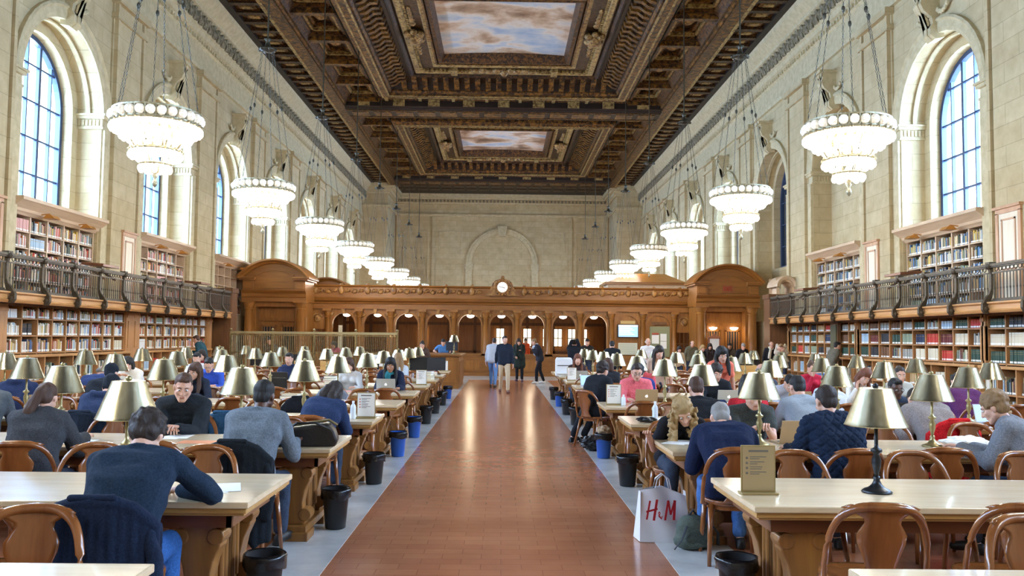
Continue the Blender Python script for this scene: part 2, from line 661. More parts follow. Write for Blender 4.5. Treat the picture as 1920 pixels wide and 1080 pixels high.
# wall-side soffit with a row of small coffers
y0c, y1c = 4.0, 66.6
for s in (-1, 1):
    b.box(s * 10.0, s * 10.35, y0c, y1c, 13.66, 14.0)
    b.box(s * 8.75, s * 8.95, y0c, y1c, 13.66, 14.0)
    b.box(s * 8.9, s * 10.1, y0c, y1c, 13.82, 14.05, 2)
    y = y0c
    while y < y1c - .2:
        b.box(s * 8.9, s * 10.1, y, y + .26, 13.68, 14.0, 4)
        b.box(s * 9.18, s * 9.82, y + .4, y + .8, 13.76, 13.96, 1)
        b.box(s * 9.3, s * 9.7, y + .47, y + .73, 13.72, 13.9, 3)
        b.box(s * 8.95, s * 10.0, y + .26, y + .3, 13.74, 14.0, 2)
        b.box(s * 8.95, s * 10.0, y + .9, y + .94, 13.74, 14.0, 2)
        y += .94
    # lit beam
    prof = [(8.1, 13.9), (8.1, 13.6), (8.2, 13.56), (8.28, 13.48), (8.66, 13.48), (8.74, 13.56), (8.84, 13.6), (8.84, 13.9)]
    b.sweep([[(s * x, yy, z) for x, z in prof] for yy in (y0c, y1c)], True, m=1)
    b.box(s * 8.66, s * 8.78, y0c, y1c, 13.45, 13.52, 3)
    b.box(s * 8.16, s * 8.26, y0c, y1c, 13.45, 13.52, 2)
# border band at the far end (narrower between the corner piers)
b.box(-8.95, 8.95, 64.2, Y1 - .5, 13.7, 14.1)
for i in range(18):
    x = -8.5 + i
    b.box(x - .38, x + .38, 66.9, 67.7, 13.66, 13.8, 4)
    b.box(x - .38, x + .38, 68.4, 69.2, 13.66, 13.8, 4)
# cross beams between panel bays
for yb in (24.6, 44.4, 64.4):
    prof = [(-1.0, 14.0), (-1.0, 13.55), (-.85, 13.5), (-.8, 13.42), (.8, 13.42), (.85, 13.5), (1.0, 13.55), (1.0, 14.0)]
    b.sweep([[(x, yb + u, z) for u, z in prof] for x in (-8.2, 8.2)], True, m=0)
    for u in (-.62, .62):
        b.box(-8.15, 8.15, yb + u - .06, yb + u + .06, 13.38, 13.44, 2)
    for i in range(14):
        x = -7.5 + 15 * i / 13
        b.box(x - .44, x + .44, yb - .42, yb + .42, 13.38, 13.44, 1)
    for i in range(9):
        x = -7.2 + 14.4 * i / 8
        b.box(x - .3, x + .3, yb - 1.06, yb - .98, 13.56, 13.9, 3)
ORN = MB()
for cy in PAN:
    # ring of square coffers
    b.box(-8.2, 8.2, cy - PH, cy - 7.1, 14.35, 14.45, 4)
    b.box(-8.2, 8.2, cy + 7.1, cy + PH, 14.35, 14.45, 4)
    for s in (-1, 1):
        b.box(s * 6.1, s * 8.2, cy - PH, cy + PH, 14.35, 14.45, 4)
    frame(b, cy, 8.2, PH, [(0, 14.4), (0, 13.75), (.12, 13.72), (.2, 13.85), (.34, 14.0), (.4, 14.4)], 2)
    frame(b, cy, 6.45, 7.6, [(0, 14.4), (0, 13.9), (.1, 13.8), (.1, 14.4)], 0)
    n = 6
    ys = [cy - PH + .15 + (2 * PH - .3) * i / n for i in range(n + 1)]
    for s in (-1, 1):
        for y in ys:
            b.box(s * 6.4, s * 8.15, y - .15, y + .15, 13.75, 14.4, 1)
        for ya, yb in zip(ys, ys[1:]):
            ym, h = (ya + yb) / 2, (yb - ya) / 2 - .15
            for j, (d, z) in enumerate(((0, 13.95), (.16, 14.08), (.32, 14.2))):
                x0, x1 = 6.45 + d, 8.05 - d
                for q in (-1, 1):
                    b.box(s * x0, s * x1, ym + q * (h - d), ym + q * (h - d - .13), z, 14.4, (2, 3, 1)[j])
                b.box(s * x0, s * (x0 + .13), ym - h + d, ym + h - d, z, 14.4, (2, 3, 1)[j])
                b.box(s * x1, s * (x1 - .13), ym - h + d, ym + h - d, z, 14.4, (2, 3, 1)[j])
            ORN.ball((s * 7.25, ym, 14.3), (.28, .32, .16), 8, 6)
    for q in (-1, 1):
        for i in range(7):
            x = -6 + 12 * (i + .5) / 7
            b.box(x - .75, x + .75, cy + q * 7.8, cy + q * 8.75, 14.1, 14.4, 2)
            b.box(x - .6, x + .6, cy + q * 7.95, cy + q * 8.6, 14.04, 14.2, 1)
            b.box(x - .95, x - .8, cy + q * 7.55, cy + q * 9.05, 13.8, 14.4, 3)
    # carved beam
    frame(b, cy, 6.25, 7.45, [(0, 14.4), (0, 13.66), (.06, 13.6), (.14, 13.6), (.2, 13.5), (.56, 13.5), (.62, 13.6), (.7, 13.6), (.76, 13.7), (.76, 14.4)], 1)
    frame(b, cy, 6.0, 7.2, [(0, 13.52), (0, 13.47), (.07, 13.47), (.07, 13.52)], 3)
    frame(b, cy, 5.68, 6.88, [(0, 13.52), (0, 13.47), (.07, 13.47), (.07, 13.52)], 3)
    # bracketed cove
    frame(b, cy, 5.5, 6.7, [(0, 14.5), (0, 13.75), (.1, 13.8), (.3, 14.05), (.7, 14.2), (.95, 14.25), (1.0, 14.5)], 0)
    for x, y, dx, dy in around(cy, 5.1, 6.3, .5):
        if dx:
            b.prism([(-.34, 13.74), (-.12, 13.8), (.1, 13.98), (.36, 14.0), (.42, 14.2), (-.34, 14.2)], y - .12, y + .12, lambda u, v, w, x=x, dx=dx: (x - dx * u, w, v), m=1)
        else:
            b.prism([(-.34, 13.74), (-.12, 13.8), (.1, 13.98), (.36, 14.0), (.42, 14.2), (-.34, 14.2)], x - .12, x + .12, lambda u, v, w, y=y, dy=dy: (w, y - dy * u, v), m=1)
    # inner field with bead rows
    frame(b, cy, 4.5, 5.7, [(0, 14.6), (0, 14.15), (.12, 14.05), (.2, 14.15), (.24, 14.3), (1.5, 14.3), (1.6, 14.6)], 4)
    for ix, iy in ((4.2, 5.4), (3.3, 4.4)):
        frame(b, cy, ix, iy, [(0, 14.35), (0, 14.2), (.05, 14.16), (.2, 14.16), (.25, 14.2), (.25, 14.35)], 3)
        for x, y, dx, dy in around(cy, ix - .32, iy - .32, .2):
            b.box(x - .05, x + .05, y - .05, y + .05, 14.2, 14.32, 3)
    # mural frame
    frame(b, cy, 3.05, 3.75, [(0, 14.6), (0, 14.2), (.1, 14.1), (.22, 14.12), (.3, 14.3), (.36, 14.5), (.36, 14.6)], 2)
    frame(b, cy, 3.12, 3.85, [(0, 14.35), (0, 14.1), (.07, 14.1), (.07, 14.35)], 1)
    # cartouches and scroll ornaments
    for s in (-1, 1):
        for e in (-1.0,):
            x, y = s * 3.72, cy + .2
            for (dx, dy, r) in ((0, 0, .36), (-.22, .3, .2), (.22, .3, .2), (-.25, -.3, .2), (.25, -.3, .2), (0, .52, .2), (0, -.5, .16)):
                ORN.ball((x + dx, y + dy, 14.16 - r * .35), (r, r, r * .75), 8, 6)
        for i in range(5):
            for q in (-1, 1):
                ORN.ball((s * 3.72, cy + .2 + q * (1.0 + .38 * i), 14.28), (.16 - .015 * i, .24, .09), 6, 5)
        y = cy + s * 4.9
        for i in range(-4, 5):
            r = .26 - .035 * abs(i)
            ORN.ball((i * .33, y + .05 * (-1) ** i, 14.2), (.24, r, .16 if i else .26), 8, 6)
        for q in (-1, 1):
            b.box(q * 2.2, q * 2.5, y - .4, y + .4, 14.05, 14.4, 3)
tag(b.build('ceiling', CEIL_M), 'dark carved and gilded coffered ceiling with moulded frames', 'ceiling', kind='structure')
tag(ORN.build('trim_ceiling_ornament', gilt('gilt_relief', '#4a3520', '#7d5f36', '#c09a60', 9, metal=.4), smooth=True), 'gilded cartouches, rosettes and scrolls on the coffered ceiling', 'ceiling ornament', kind='structure')


def mural_mat(seed):
    q = NT('sky_mural')
    co = q.coord('World', (1, 1.5, 1))
    mp = co
    f = q.noise(co, .36 + seed * .05, 5, .55, .35)
    f2 = q.noise(q.coord('World', (1.3, 1, 1)), 1.1, 4, .55, .2)
    mm = q.n('ShaderNodeMath', operation='MULTIPLY_ADD')
    mm.inputs[1].default_value = .3
    q.l(f2, mm.inputs[0])
    q.l(f, mm.inputs[2])
    q.l(q.ramp(mm.outputs[0], [(.42, '#7d5c40'), (.52, '#b08d6c'), (.6, '#d3b798'), (.67, '#dfd3c2'), (.74, '#c3c6c6'), (.84, '#9fb0c2')]), q.b.inputs['Base Color'])
    q.b.inputs['Roughness'].default_value = .6
    return q.m


for i, cy in enumerate(PAN):
    if i == 0: continue
    b = MB()
    n = 12
    v = [(-2.85 + 5.7 * a / n, cy - 3.55 + 7.1 * c / n, 14.45 + .1 * (1 - (2 * a / n - 1) ** 2)) for c in range(n + 1) for a in range(n + 1)]
    f = [(c * (n + 1) + a, c * (n + 1) + a + 1, (c + 1) * (n + 1) + a + 1, (c + 1) * (n + 1) + a) for c in range(n) for a in range(n)]
    b.add(v, f)
    o = b.build('ceiling_mural', mural_mat(i), smooth=True)
    tag(o, ('large' if i == 1 else 'smaller-looking far') + ' painted sky of pale clouds set in the ceiling', 'mural', 'painted sky panels in the ceiling')
# ------------------------------------------------------------------ gallery, bookcases, books
M_OAK = wood('oak_shelving', '#a87444', '#c48f58', .4, 10, 'z')
M_OAKL = wood('pale_oak', '#c4a684', '#d4b896', .45, 10, 'y')
M_OAKH = wood('oak_fascia', '#b48048', '#cc985c', .4, 10, 'y')
M_OAKD = wood('oak_dark', '#5c3b20', '#7a5230', .4, 10, 'z')
M_BRONZE = mat('dark_bronze', '#40372a', .5, .35, '#5a4e3a', scale=12, bump=.15)
M_BRASSD = mat('aged_brass', '#7d6c48', .4, .7, '#a08d60', scale=12)
GY0, GY1 = 10.0, 31.6
XR = 10.04                                   # railing line

for s in (-1, 1):
    b = MB()
    b.box(s * 10.06, s * 11.06, GY0, GY1, 2.38, 2.5)
    prof = [(10.1, 2.3), (9.98, 2.3), (9.95, 2.34), (9.98, 2.37), (9.98, 2.46), (9.92, 2.49), (9.92, 2.52), (10.1, 2.52)]
    b.sweep([[(s * x, y, z) for x, z in prof] for y in (GY0, GY1)], True)
    b.box(s * 10.1, s * 10.75, GY0, GY1, 2.33, 2.39, 1)
    tag(b.build('floor_gallery_' + SIDE[s], [M_OAKH, M_BRONZE]), 'narrow oak-fronted gallery floor along the %s wall' % SIDE[s], 'gallery', kind='structure')

# railing
PY = [17.37 + 1.34 * k for k in range(-5, 11)]


def post_mesh(s):
    b = MB()
    pts = [(10.075, 3.3), (10.01, 3.3), (10.0, 3.2), (10.02, 3.1), (10.02, 2.8), (9.98, 2.68), (9.9, 2.58), (9.84, 2.48), (9.84, 2.36), (9.89, 2.28), (9.95, 2.28),
           (9.98, 2.36), (9.94, 2.44), (9.97, 2.5), (10.02, 2.56), (10.06, 2.7), (10.07, 2.9)]
    b.prism([(x - XR, z - 2.5) for x, z in pts], -.04, .04, lambda u, v, w: (s * u, w, v))
    b.ball((s * -.13, 0, -.13), (.07, .06, .09), 8, 6)
    b.ball((s * -.03, 0, .75), (.08, .09, .07), 8, 6)
    b.box(s * -.07, s * .07, -.08, .08, .78, .84)
    return b.mesh('post', M_BRONZE)


def panel_mesh(s):
    b = MB()
    for i in range(11):
        y = .12 + 1.10 * i / 10
        b.tube([(0, y, .08), (0, y, .62)], .011, 5)
        b.ball((0, y, .3), (.018, .018, .035), 5, 4)
    b.box(-.012, .012, .06, 1.28, .06, .09)
    b.box(-.012, .012, .06, 1.28, .6, .63)
    for i in range(8):                          # openwork band under the handrail
        y = .15 + 1.05 * (i + .5) / 8
        b.tube([(0, y + .055 * math.cos(2 * PI * t / 8), .69 + .045 * math.sin(2 * PI * t / 8)) for t in range(8)], .01, 4, closed=True)
    return b.mesh('baluster_panel', M_BRONZE)


for s in (-1, 1):
    root = empty('gallery_railing', (s * XR, GY0, 2.5))
    tag(root, 'dark bronze balustrade with scrolled posts along the %s gallery' % SIDE[s], 'railing')
    b = MB()
    b.box(-.06, .06, 0, GY1 - GY0, .75, .8)
    b.box(-.04, .04, 0, GY1 - GY0, .72, .76)
    b.build('handrail', M_BRONZE, root)
    b = MB()
    b.box(-.03, .03, 0, GY1 - GY0, .01, .06)
    b.build('bottom_rail', M_BRONZE, root)
    pm, qm = post_mesh(s), panel_mesh(s)
    for y in PY:
        for nm, me in (('post', pm), ('baluster_panel', qm)):
            if nm == 'baluster_panel' and y > 31: continue
            o = bpy.data.objects.new(nm, me)
            COL.objects.link(o)
            o.parent = root
            o.location = (0, y - GY0, 0)

# slanted reading shelves on the railing
for s, ys in ((-1, (21.9, 28.9)), (1, (21.7, 28.6))):
    for i, y in enumerate(ys):
        t = empty('reading_shelf', (s * 10.0, y, 3.37))
        tag(t, 'small wooden reading shelf on the %s gallery rail, %s the screen' % (SIDE[s], ('well before', 'close to')[i]), 'shelf', 'reading shelves on the gallery rails')
        b = MB()
        b.prism([(0, .0), (.55, .04), (.55, .11), (0, .07)], -.45, .45, lambda u, v, w: (s * u, w, v))
        b.build('board', mat('reading_shelf_wood', '#6b3d22', .4, 0, '#84502e', scale=10), t, bevel=.006)
        for q in (-.3, .3):
            b = MB()
            b.prism([(0, -.32), (.05, -.32), (.46, -.05), (.38, -.04), (.02, -.27)], q - .02, q + .02, lambda u, v, w: (s * u, w, v))
            b.build('bracket', M_OAKD, t)

# gallery doors in the piers
n = 0
M_DOOR = wood('pale_door', '#d6c6a6', '#e2d4b8', .4, 8, 'z')
M_DTRIM = wood('door_trim', '#b98a62', '#cc9f78', .45, 8, 'z')
for s in (-1, 1):
    for i, y in enumerate((18.15, 24.95)):
        n += 1
        X = XF - .12
        d = MB()
        d.box(s * (X - .03), s * X, y - .36, y + .36, 2.5, 4.5)
        o = d.build('door_%d' % n, M_DOOR)
        tag(o, 'pale panelled door in the %s %s pier above the gallery' % (ORD[i], SIDE[s]), 'door', kind='structure')
        d = MB()
        d.box(s * (X - .05), s * X, y - .46, y - .36, 2.5, 4.52)
        d.box(s * (X - .05), s * X, y + .36, y + .46, 2.5, 4.52)
        d.box(s * (X - .05), s * X, y - .46, y + .46, 4.5, 4.6)
        d.box(s * (X - .1), s * X, y - .5, y + .5, 4.6, 4.66)
        d.build('door_frame', M_DTRIM, o)
        d = MB()
        for z0, z1 in ((2.62, 3.3), (3.42, 4.38)):
            for a, c in ((-.26, -.22), (.22, .26)):
                d.box(s * (X - .045), s * (X - .03), y + a, y + c, z0, z1)
            d.box(s * (X - .045), s * (X - .03), y - .26, y + .26, z0, z0 + .04)
            d.box(s * (X - .045), s * (X - .03), y - .26, y + .26, z1 - .04, z1)
        d.build('door_panel', M_DTRIM, o)
        d = MB()
        d.ball((s * (X - .07), y - .3, 3.4), .03)
        d.build('door_handle', M_BRASSD, o)

# ------------- books
BOOKC = {'cream': '#d8cdb0', 'white': '#e6e2d6', 'tan': '#b59768', 'brown': '#6e4a2e', 'maroon': '#6b2a26', 'red': '#c23a2c', 'dark green': '#2f4a3a',
         'sage green': '#8a987c', 'navy': '#263550', 'blue': '#4a6f96', 'pale blue': '#a9c0cc', 'grey': '#9a988e', 'black': '#2a2a2c', 'yellow': '#d2b04e',
         'orange': '#c4713a', 'pink': '#d9a69a'}
BN = list(BOOKC)
BM = [mat('book_cloth_' + k.replace(' ', '_'), v, .6) for k, v in BOOKC.items()]
M_PAGE = mat('book_pages', '#e8dfc8', .8)
M_LABEL = mat('spine_label', '#f1ede0', .7)
M_GOLD = mat('spine_gilt', '#b8944a', .4, .6)
LEFTP = ['cream'] * 5 + ['white'] * 5 + ['tan'] * 4 + ['pale blue'] * 3 + ['grey'] * 2 + ['red'] * 2 + ['brown', 'maroon', 'sage green', 'blue', 'navy', 'dark green', 'pink', 'pink', 'yellow', 'orange', 'black']
UPL = ['red', 'orange', 'pink', 'pink', 'white', 'cream', 'pale blue', 'sage green', 'dark green', 'navy', 'tan', 'black', 'white', 'maroon', 'grey', 'yellow']
UPR = ['navy', 'blue', 'dark green', 'black', 'cream', 'white', 'tan', 'tan', 'grey', 'sage green', 'pale blue', 'yellow', 'blue', 'brown']
STUFF = MB()
TOP = []                                       # books built one by one


def book_geo(b, s, x, y, z, w, h, d, ci, fine, lean=0.0):
    """spine at x facing the hall, thickness w along y"""
    o = len(b.v)
    if not fine:
        b.box(s * x, s * (x + d), y, y + w, z, z + h, ci)
        b.box(s * (x - .003), s * x, y + w * .06, y + w * .94, z + .012, z + .05, len(BM) + 1)
        if ci % 3: b.box(s * (x - .002), s * x, y, y + w, z + h * .78, z + h * .81, len(BM) + 2)
    else:
        pts = [(0, 0), (-.004, w * .25), (-.005, w * .5), (-.004, w * .75), (0, w), (d, w), (d, w - .004), (.01, w - .004), (.01, .004), (d, .004), (d, 0)]
        b.prism(pts, z, z + h, lambda u, v, q: (s * (x + u), y + v, q), ci)
        b.box(s * (x + .01), s * (x + d - .006), y + .004, y + w - .004, z + .004, z + h - .006, len(BM))
        b.box(s * (x - .0075), s * (x - .003), y + w * .1, y + w * .9, z + .015, z + .055, len(BM) + 1)
        for q in (.7, .84):
            b.box(s * (x - .0065), s * (x - .002), y + w * .08, y + w * .92, z + h * q, z + h * (q + .015), len(BM) + 2)


BMATS = BM + [M_PAGE, M_LABEL, M_GOLD]


def fill(s, x, y0, y1, z, hmax, pal, series=False, depth=.2, where=None, row=''):
    y = y0 + .01
    ser = random.choice(pal)
    hs, ws = hmax * random.uniform(.72, .88), random.uniform(.04, .055)
    gap_end = y1 - (random.uniform(0, .12) if random.random() < .4 else .01)
    k = 0
    while y < gap_end - .03:
        if series:
            h, w, c = hs, ws, ser
        else:
            h, w, c = hmax * random.uniform(.6, .92), random.uniform(.022, .052), random.choice(pal)
        w = min(w, gap_end - y)
        dx = random.uniform(0, .02)
        TOP.append((s, x + dx, y, z, w - .002, h, depth * random.uniform(.8, 1), BN.index(c), where, row, c, k))
        y += w
        k += 1


RIGHTP = ['dark green'] * 4 + ['black'] * 3 + ['sage green'] * 3 + ['tan'] * 3 + ['grey'] * 3 + ['pale blue'] * 2 + ['maroon', 'brown', 'red', 'cream', 'cream', 'navy']
ROWN = ['bottom', 'middle', 'top']
XS = 10.62
for s in (-1, 1):
    bounds = [(11.25, 17.95), (17.95, 24.65), (24.65, 31.35)] if s < 0 else [(11.9, 18.6), (18.6, 25.3), (25.3, 31.35)]
    for bi, (ya, yb) in enumerate(bounds):
        if bi == 0: ya = 11.25
        root = empty('bookcase', (s * XS, ya, 0))
        tag(root, 'oak wall bookcase under the %s gallery, %s' % (SIDE[s], ['the near end one cut by the frame', 'the middle stretch', 'the stretch ending at the wooden screen'][bi]), 'bookcase', 'oak bookcases under the galleries')
        L = yb - ya
        pil = .45 if s < 0 else .06
        b = MB()
        b.box(s * .36, s * .42, 0, L, 0, 2.33)
        b.box(0, s * .42, 0, L, 2.27, 2.33)
        b.build('carcass', M_OAKD, root)
        for e in ((0, L - pil) if bi else (L - pil,)):
            b = MB()
            w = pil if s < 0 else .12
            b.box(s * -.05, s * .4, e, e + w, 0, 2.3)
            b.box(s * -.08, s * .0, e + .02, e + w - .02, 2.15, 2.24)
            b.box(s * -.07, s * .0, e + .1 * (s < 0), e + w - .1 * (s < 0), 1.3, 2.05)
            b.build('end_panel', M_OAK, root)
        span = L - (2 * pil if bi else pil)
        y00 = pil if bi else 0
        nb = round(span / .675)
        cw = span / nb
        for i in range(nb + 1):
            b = MB()
            y = y00 + i * cw
            b.box(0, s * .4, y - .02, y + .02, 1.2, 2.3)
            b.box(s * -.2, s * .4, y - .02, y + .02, .08, 1.14)
            b.build('upright', M_OAK, root)
        for z in (1.25, 1.63, 2.01, .1, .62):
            b = MB()
            b.box(s * (.0 if z > 1.2 else -.19), s * .38, y00, y00 + span, z - .028, z)
            b.build('shelf', M_OAK, root)
        b = MB()
        b.box(s * -.24, s * .4, y00, y00 + span, 1.14, 1.2)
        b.build('ledge', M_OAKH, root, bevel=.008)
        for i in range(nb):
            ys, ye = ya + y00 + i * cw + .025, ya + y00 + (i + 1) * cw - .025
            for r, z in enumerate((1.25, 1.63, 2.01)):
                fill(s, XS + .03, ys, ye, z, .33 if z < 2 else .25, LEFTP if s < 0 else RIGHTP, (s > 0 and random.random() < .8) or (s < 0 and random.random() < .12), .22, (s, bi, i), ROWN[r])
            for z in (.1, .62):
                fill(s, XS - .12, ys, ye, z, .42, RIGHTP + LEFTP[:8], random.random() < .5, .28, (s, bi, i), 'below the ledge')

# right wall: dark closet door panel between cases
b = MB()
b.box(10.5, 10.6, 26.55, 27.15, 0, 2.28)
b.box(10.47, 10.5, 26.62, 27.08, 1.2, 2.2, 1)
b.box(10.47, 10.5, 26.62, 27.08, .15, 1.1, 1)
tag(b.build('closet_panel', [M_OAKD, mat('dark_panel', '#4d4a2c', .5)]), 'tall dark panel standing between bookcases on the right wall', 'panel')

# upper bookcases in the window bays
for s in (-1, 1):
    for i, c in enumerate((21.3, 28.0, 34.7)):
        if s > 0 and i == 2: continue
        root = empty('window_bookcase', (s * (XF + .08), c, 2.5))
        tag(root, 'open oak bookcase with heavy cornice below the %s %s window' % (ORD[i], SIDE[s]) if not (s > 0 and i == 1) else 'open oak bookcase with heavy cornice in the blind stone bay', 'bookcase', 'upper bookcases in the window bays')
        b = MB()
        b.box(s * .3, s * .36, -1.96, 1.96, 0, 2.0)
        b.build('carcass', M_OAKD, root)
        prof = [(.5, 1.9), (-.02, 1.9), (-.06, 1.95), (-.1, 1.98), (-.12, 2.04), (-.22, 2.12), (-.3, 2.18), (-.34, 2.2), (-.34, 2.28), (.5, 2.28)]
        b = MB()
        b.sweep([[(s * x, y, z) for x, z in prof] for y in (-2.1, 2.1)], True)
        b.build('cornice', M_OAKL, root)
        for k in range(6):
            b = MB()
            y = -1.94 + 3.88 * k / 5
            b.box(0, s * .32, y - .022, y + .022, 0, 1.92)
            b.build('upright', M_OAKL, root)
        for k in range(5):
            b = MB()
            b.box(s * .01, s * .32, -1.93, 1.93, .38 * k, .38 * k + .025)
            b.build('shelf', M_OAKL, root)
        for k in (-.9, .9):
            b = MB()
            b.tube([(s * -.1, k, 2.0), (s * -.3, k, 2.02), (s * -.36, k, 1.97)], .015, 6)
            b.prism([(-.5, 1.9), (-.42, 1.98), (-.3, 1.98), (-.22, 1.9)], k - .16, k + .16, lambda u, v, w: (s * u, w, v))
            b.build('shelf_light', mat('shelf_lamp_amber', '#c98a3e', .4, .4), root)
        for k in range(5):
            for r in range(5):
                if s < 0 and i == 2 and r > 2: continue
                if random.random() < .06: continue
                fill(s, XF + .1, c - 1.92 + .776 * k + .03, c - 1.92 + .776 * (k + 1) - .03, 2.53 + .38 * r, .33, UPL if s < 0 else UPR, random.random() < .12, .2, (s, 9, i), 'u')

# 300 books one by one: those that show largest; the rest in one mass
cand = [t for t in TOP if t[8][1] != 9 and t[9] in ROWN and t[2] > 17.2 + (.12 if t[0] > 0 else .3)]
cand.sort(key=lambda t: t[2])
one = {-1: 0, 1: 0}
done = set()
from collections import Counter
seen = Counter()
for t in cand:
    s = t[0]
    if one[s] >= 149: continue
    one[s] += 1
    done.add(id(t))
    (_, x, y, z, w, h, d, ci, where, row, cname, k) = t
    b = MB()
    book_geo(b, s, x - (XS), 0, 0, w, h, d, ci, True)
    o = b.build('book', BMATS)
    o.location = (s * XS, y, z)
    bay = round((y - 17.2) // .675) + 1
    key = (s, where, row)
    seen[key] += 1
    tag(o, '%s book, %s from the near end, %s row, %s visible shelf compartment, %s wall' % (cname, ORD[min(k, 19)], row, ORD[where[2] % 20 if where[1] else where[2] % 20], SIDE[s]),
        'book', 'books on the %s row of the %s wall bookcases' % (row, SIDE[s]))
for t in TOP:
    if id(t) in done: continue
    book_geo(STUFF, t[0], *t[1:8], False)
o = STUFF.build('shelved_books', BMATS)
tag(o, 'rows of cloth-bound books filling the remaining wall shelves', 'books', kind='stuff')
# ------------------------------------------------------------------ carved wooden screen across the hall
SW1 = wood('screen_oak', '#80501e', '#a2692a', .38, 9, 'z', .08)
SW2 = wood('screen_oak_rail', '#7a4b1d', '#9a6328', .38, 9, 'x', .08)
SWD = wood('screen_oak_dark', '#573618', '#724a24', .45, 9, 'z')  # darker oak for the lattice, inner posts and window frames
SWC = gilt('screen_carving', '#5c3818', '#855828', '#ad7c3e', 5, .45, 0, .5)
YS = 38.0
root = empty('wooden_screen', (0, YS, 0))
tag(root, 'long carved oak screen with open arches crossing the hall', 'wooden screen')


def xprof(b, prof, x0, x1, m=0):
    b.sweep([[(x, y, z) for y, z in prof] for x in (x0, x1)], True, m=m)


b = MB()
xprof(b, [(.3, 2.9), (-.1, 2.9), (-.1, 3.12), (-.16, 3.14), (-.18, 3.2), (-.3, 3.26), (-.34, 3.34), (-.2, 3.4), (-.2, 3.46), (.3, 3.46)], -8.5, 8.5)
b.build('entablature', SW2, root)
b = MB()
xprof(b, [(.3, 3.46), (-.12, 3.46), (-.12, 3.86), (-.2, 3.9), (-.22, 3.96), (.3, 3.96)], -8.5, 8.5)
b.build('cresting_board', SW2, root)
b = MB()                                       # carved cresting: scrolls and shells
for i in range(58):
    x = -8.26 + 16.5 * i / 57
    if abs(x) < .75: continue
    if i % 4 == 0:
        b.ball((x, -.16, 3.72), (.13, .08, .17), 8, 6)
        b.ball((x, -.14, 3.95), (.09, .07, .09), 8, 6)
    else:
        b.ball((x, -.14, 3.66 + .06 * (i % 2)), (.12, .06, .09), 7, 5)
        b.tube([(x - .12, -.16, 3.62), (x - .04, -.18, 3.8), (x + .08, -.17, 3.78), (x + .1, -.15, 3.66)], .03, 5)
b.build('carved_frieze', SWC, root, smooth=True)
ac = [1.4 * k for k in range(-5, 6)]
for i in range(12):                            # engaged columns
    x = -7.7 + 1.4 * i
    b = MB()
    b.lathe([(.15, .95), (.15, 1.05), (.12, 1.1), (.13, 1.16), (.115, 1.2), (.1, 2.5), (.13, 2.54), (.1, 2.58), (.15, 2.7), (.16, 2.74), (.16, 2.8)], 12, (x, -.08, 0))
    b.box(x - .18, x + .18, -.28, .05, 2.8, 2.9)
    b.box(x - .17, x + .17, -.25, .2, .9, .97)
    b.build('column', SW1, root, auto=40)


def arch_face(b, x, hw, z0, zs, zt, bw, y0=0, y1=.18, m=0):
    """panel bw wide with a round-headed opening"""
    A = [(x - hw * math.cos(PI * i / 14), zs + hw * math.sin(PI * i / 14)) for i in range(15)]
    for yy in (y0, y1):
        for q in (-1, 1):
            b.add([(x + q * bw, yy, z0), (x + q * hw, yy, z0), (x + q * hw, yy, zt), (x + q * bw, yy, zt)], [(0, 1, 2, 3)], m)
        for (p, z), (p2, z2) in zip(A, A[1:]):
            b.add([(p, yy, z), (p2, yy, z2), (p2, yy, zt), (p, yy, zt)], [(0, 1, 2, 3)], m)
    lp = [(x - hw, z0)] + A + [(x + hw, z0)]
    for (p, z), (p2, z2) in zip(lp, lp[1:]):
        b.add([(p, y0, z), (p2, y0, z2), (p2, y1, z2), (p, y1, z)], [(0, 1, 2, 3)], m)


def arch_mould(b, x, r, zs, y, w=.09, d=.06, m=0):
    rows = []
    for i in range(17):
        a = PI * i / 16
        rows.append([(x - rr * math.cos(a), yy, zs + rr * math.sin(a)) for rr, yy in ((r, y), (r, y - d), (r + w, y - d), (r + w, y))])
    b.sweep(rows, True, m=m)


M_BOARD = mat('notice_board', '#8b8b68', .8)
for k, x in enumerate(ac):
    b = MB()
    if k < 9:
        arch_face(b, x, .5, .95, 2.22, 2.92, .7)
        arch_mould(b, x, .5, 2.22, 0)
        for q in (-1, 1):
            b.box(x + q * .5, x + q * .62, -.04, .2, 2.14, 2.22)
            b.ball((x + q * .52, -.02, 2.66), (.1, .04, .1), 8, 5, m=1)
        b.prism([(x - .05, 2.68), (x + .05, 2.68), (x + .09, 2.9), (x - .09, 2.9)], -.12, 0, m=1)
        b.build('arch_panel', [SW1, SWC], root)
    else:
        b.box(x - .7, x + .7, 0, .18, .9, 2.92)
        arch_mould(b, x, .52, 2.22, 0)
        for q in (-1, 1):
            b.box(x + q * .5, x + q * .58, -.05, 0, .95, 2.22)
        b.build('blind_panel', [SW1, SWC], root)
for s in (-1, 1):
    x = s * 8.15
    b = MB()
    b.box(x - .46, x + .46, 0, .18, 2.0, 2.92)
    b.box(x - .46, x - .34, 0, .18, 0, 2.0)
    b.box(x + .34, x + .46, 0, .18, 0, 2.0)
    b.box(x - .34, x + .34, 0, .18, 0, 1.0)
    arch_mould(b, x, .2, 2.45, -.0, .06, .05, 1)
    b.ball((x, -.02, 2.45), (.16, .06, .16), 8, 6, m=1)
    b.build('rosette_panel', [SW1, SWC], root)
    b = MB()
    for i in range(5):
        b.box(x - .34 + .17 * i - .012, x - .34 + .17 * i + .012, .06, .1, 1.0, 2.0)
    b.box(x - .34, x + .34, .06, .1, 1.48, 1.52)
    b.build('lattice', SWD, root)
b = MB()                                       # counter front with raised panels
b.box(-7.7, 4.9, -.25, .35, .9, .97)
b.box(-7.7, 4.9, -.18, .2, 0, .9)
b.box(4.9, 7.7, -.06, .2, 0, .95)
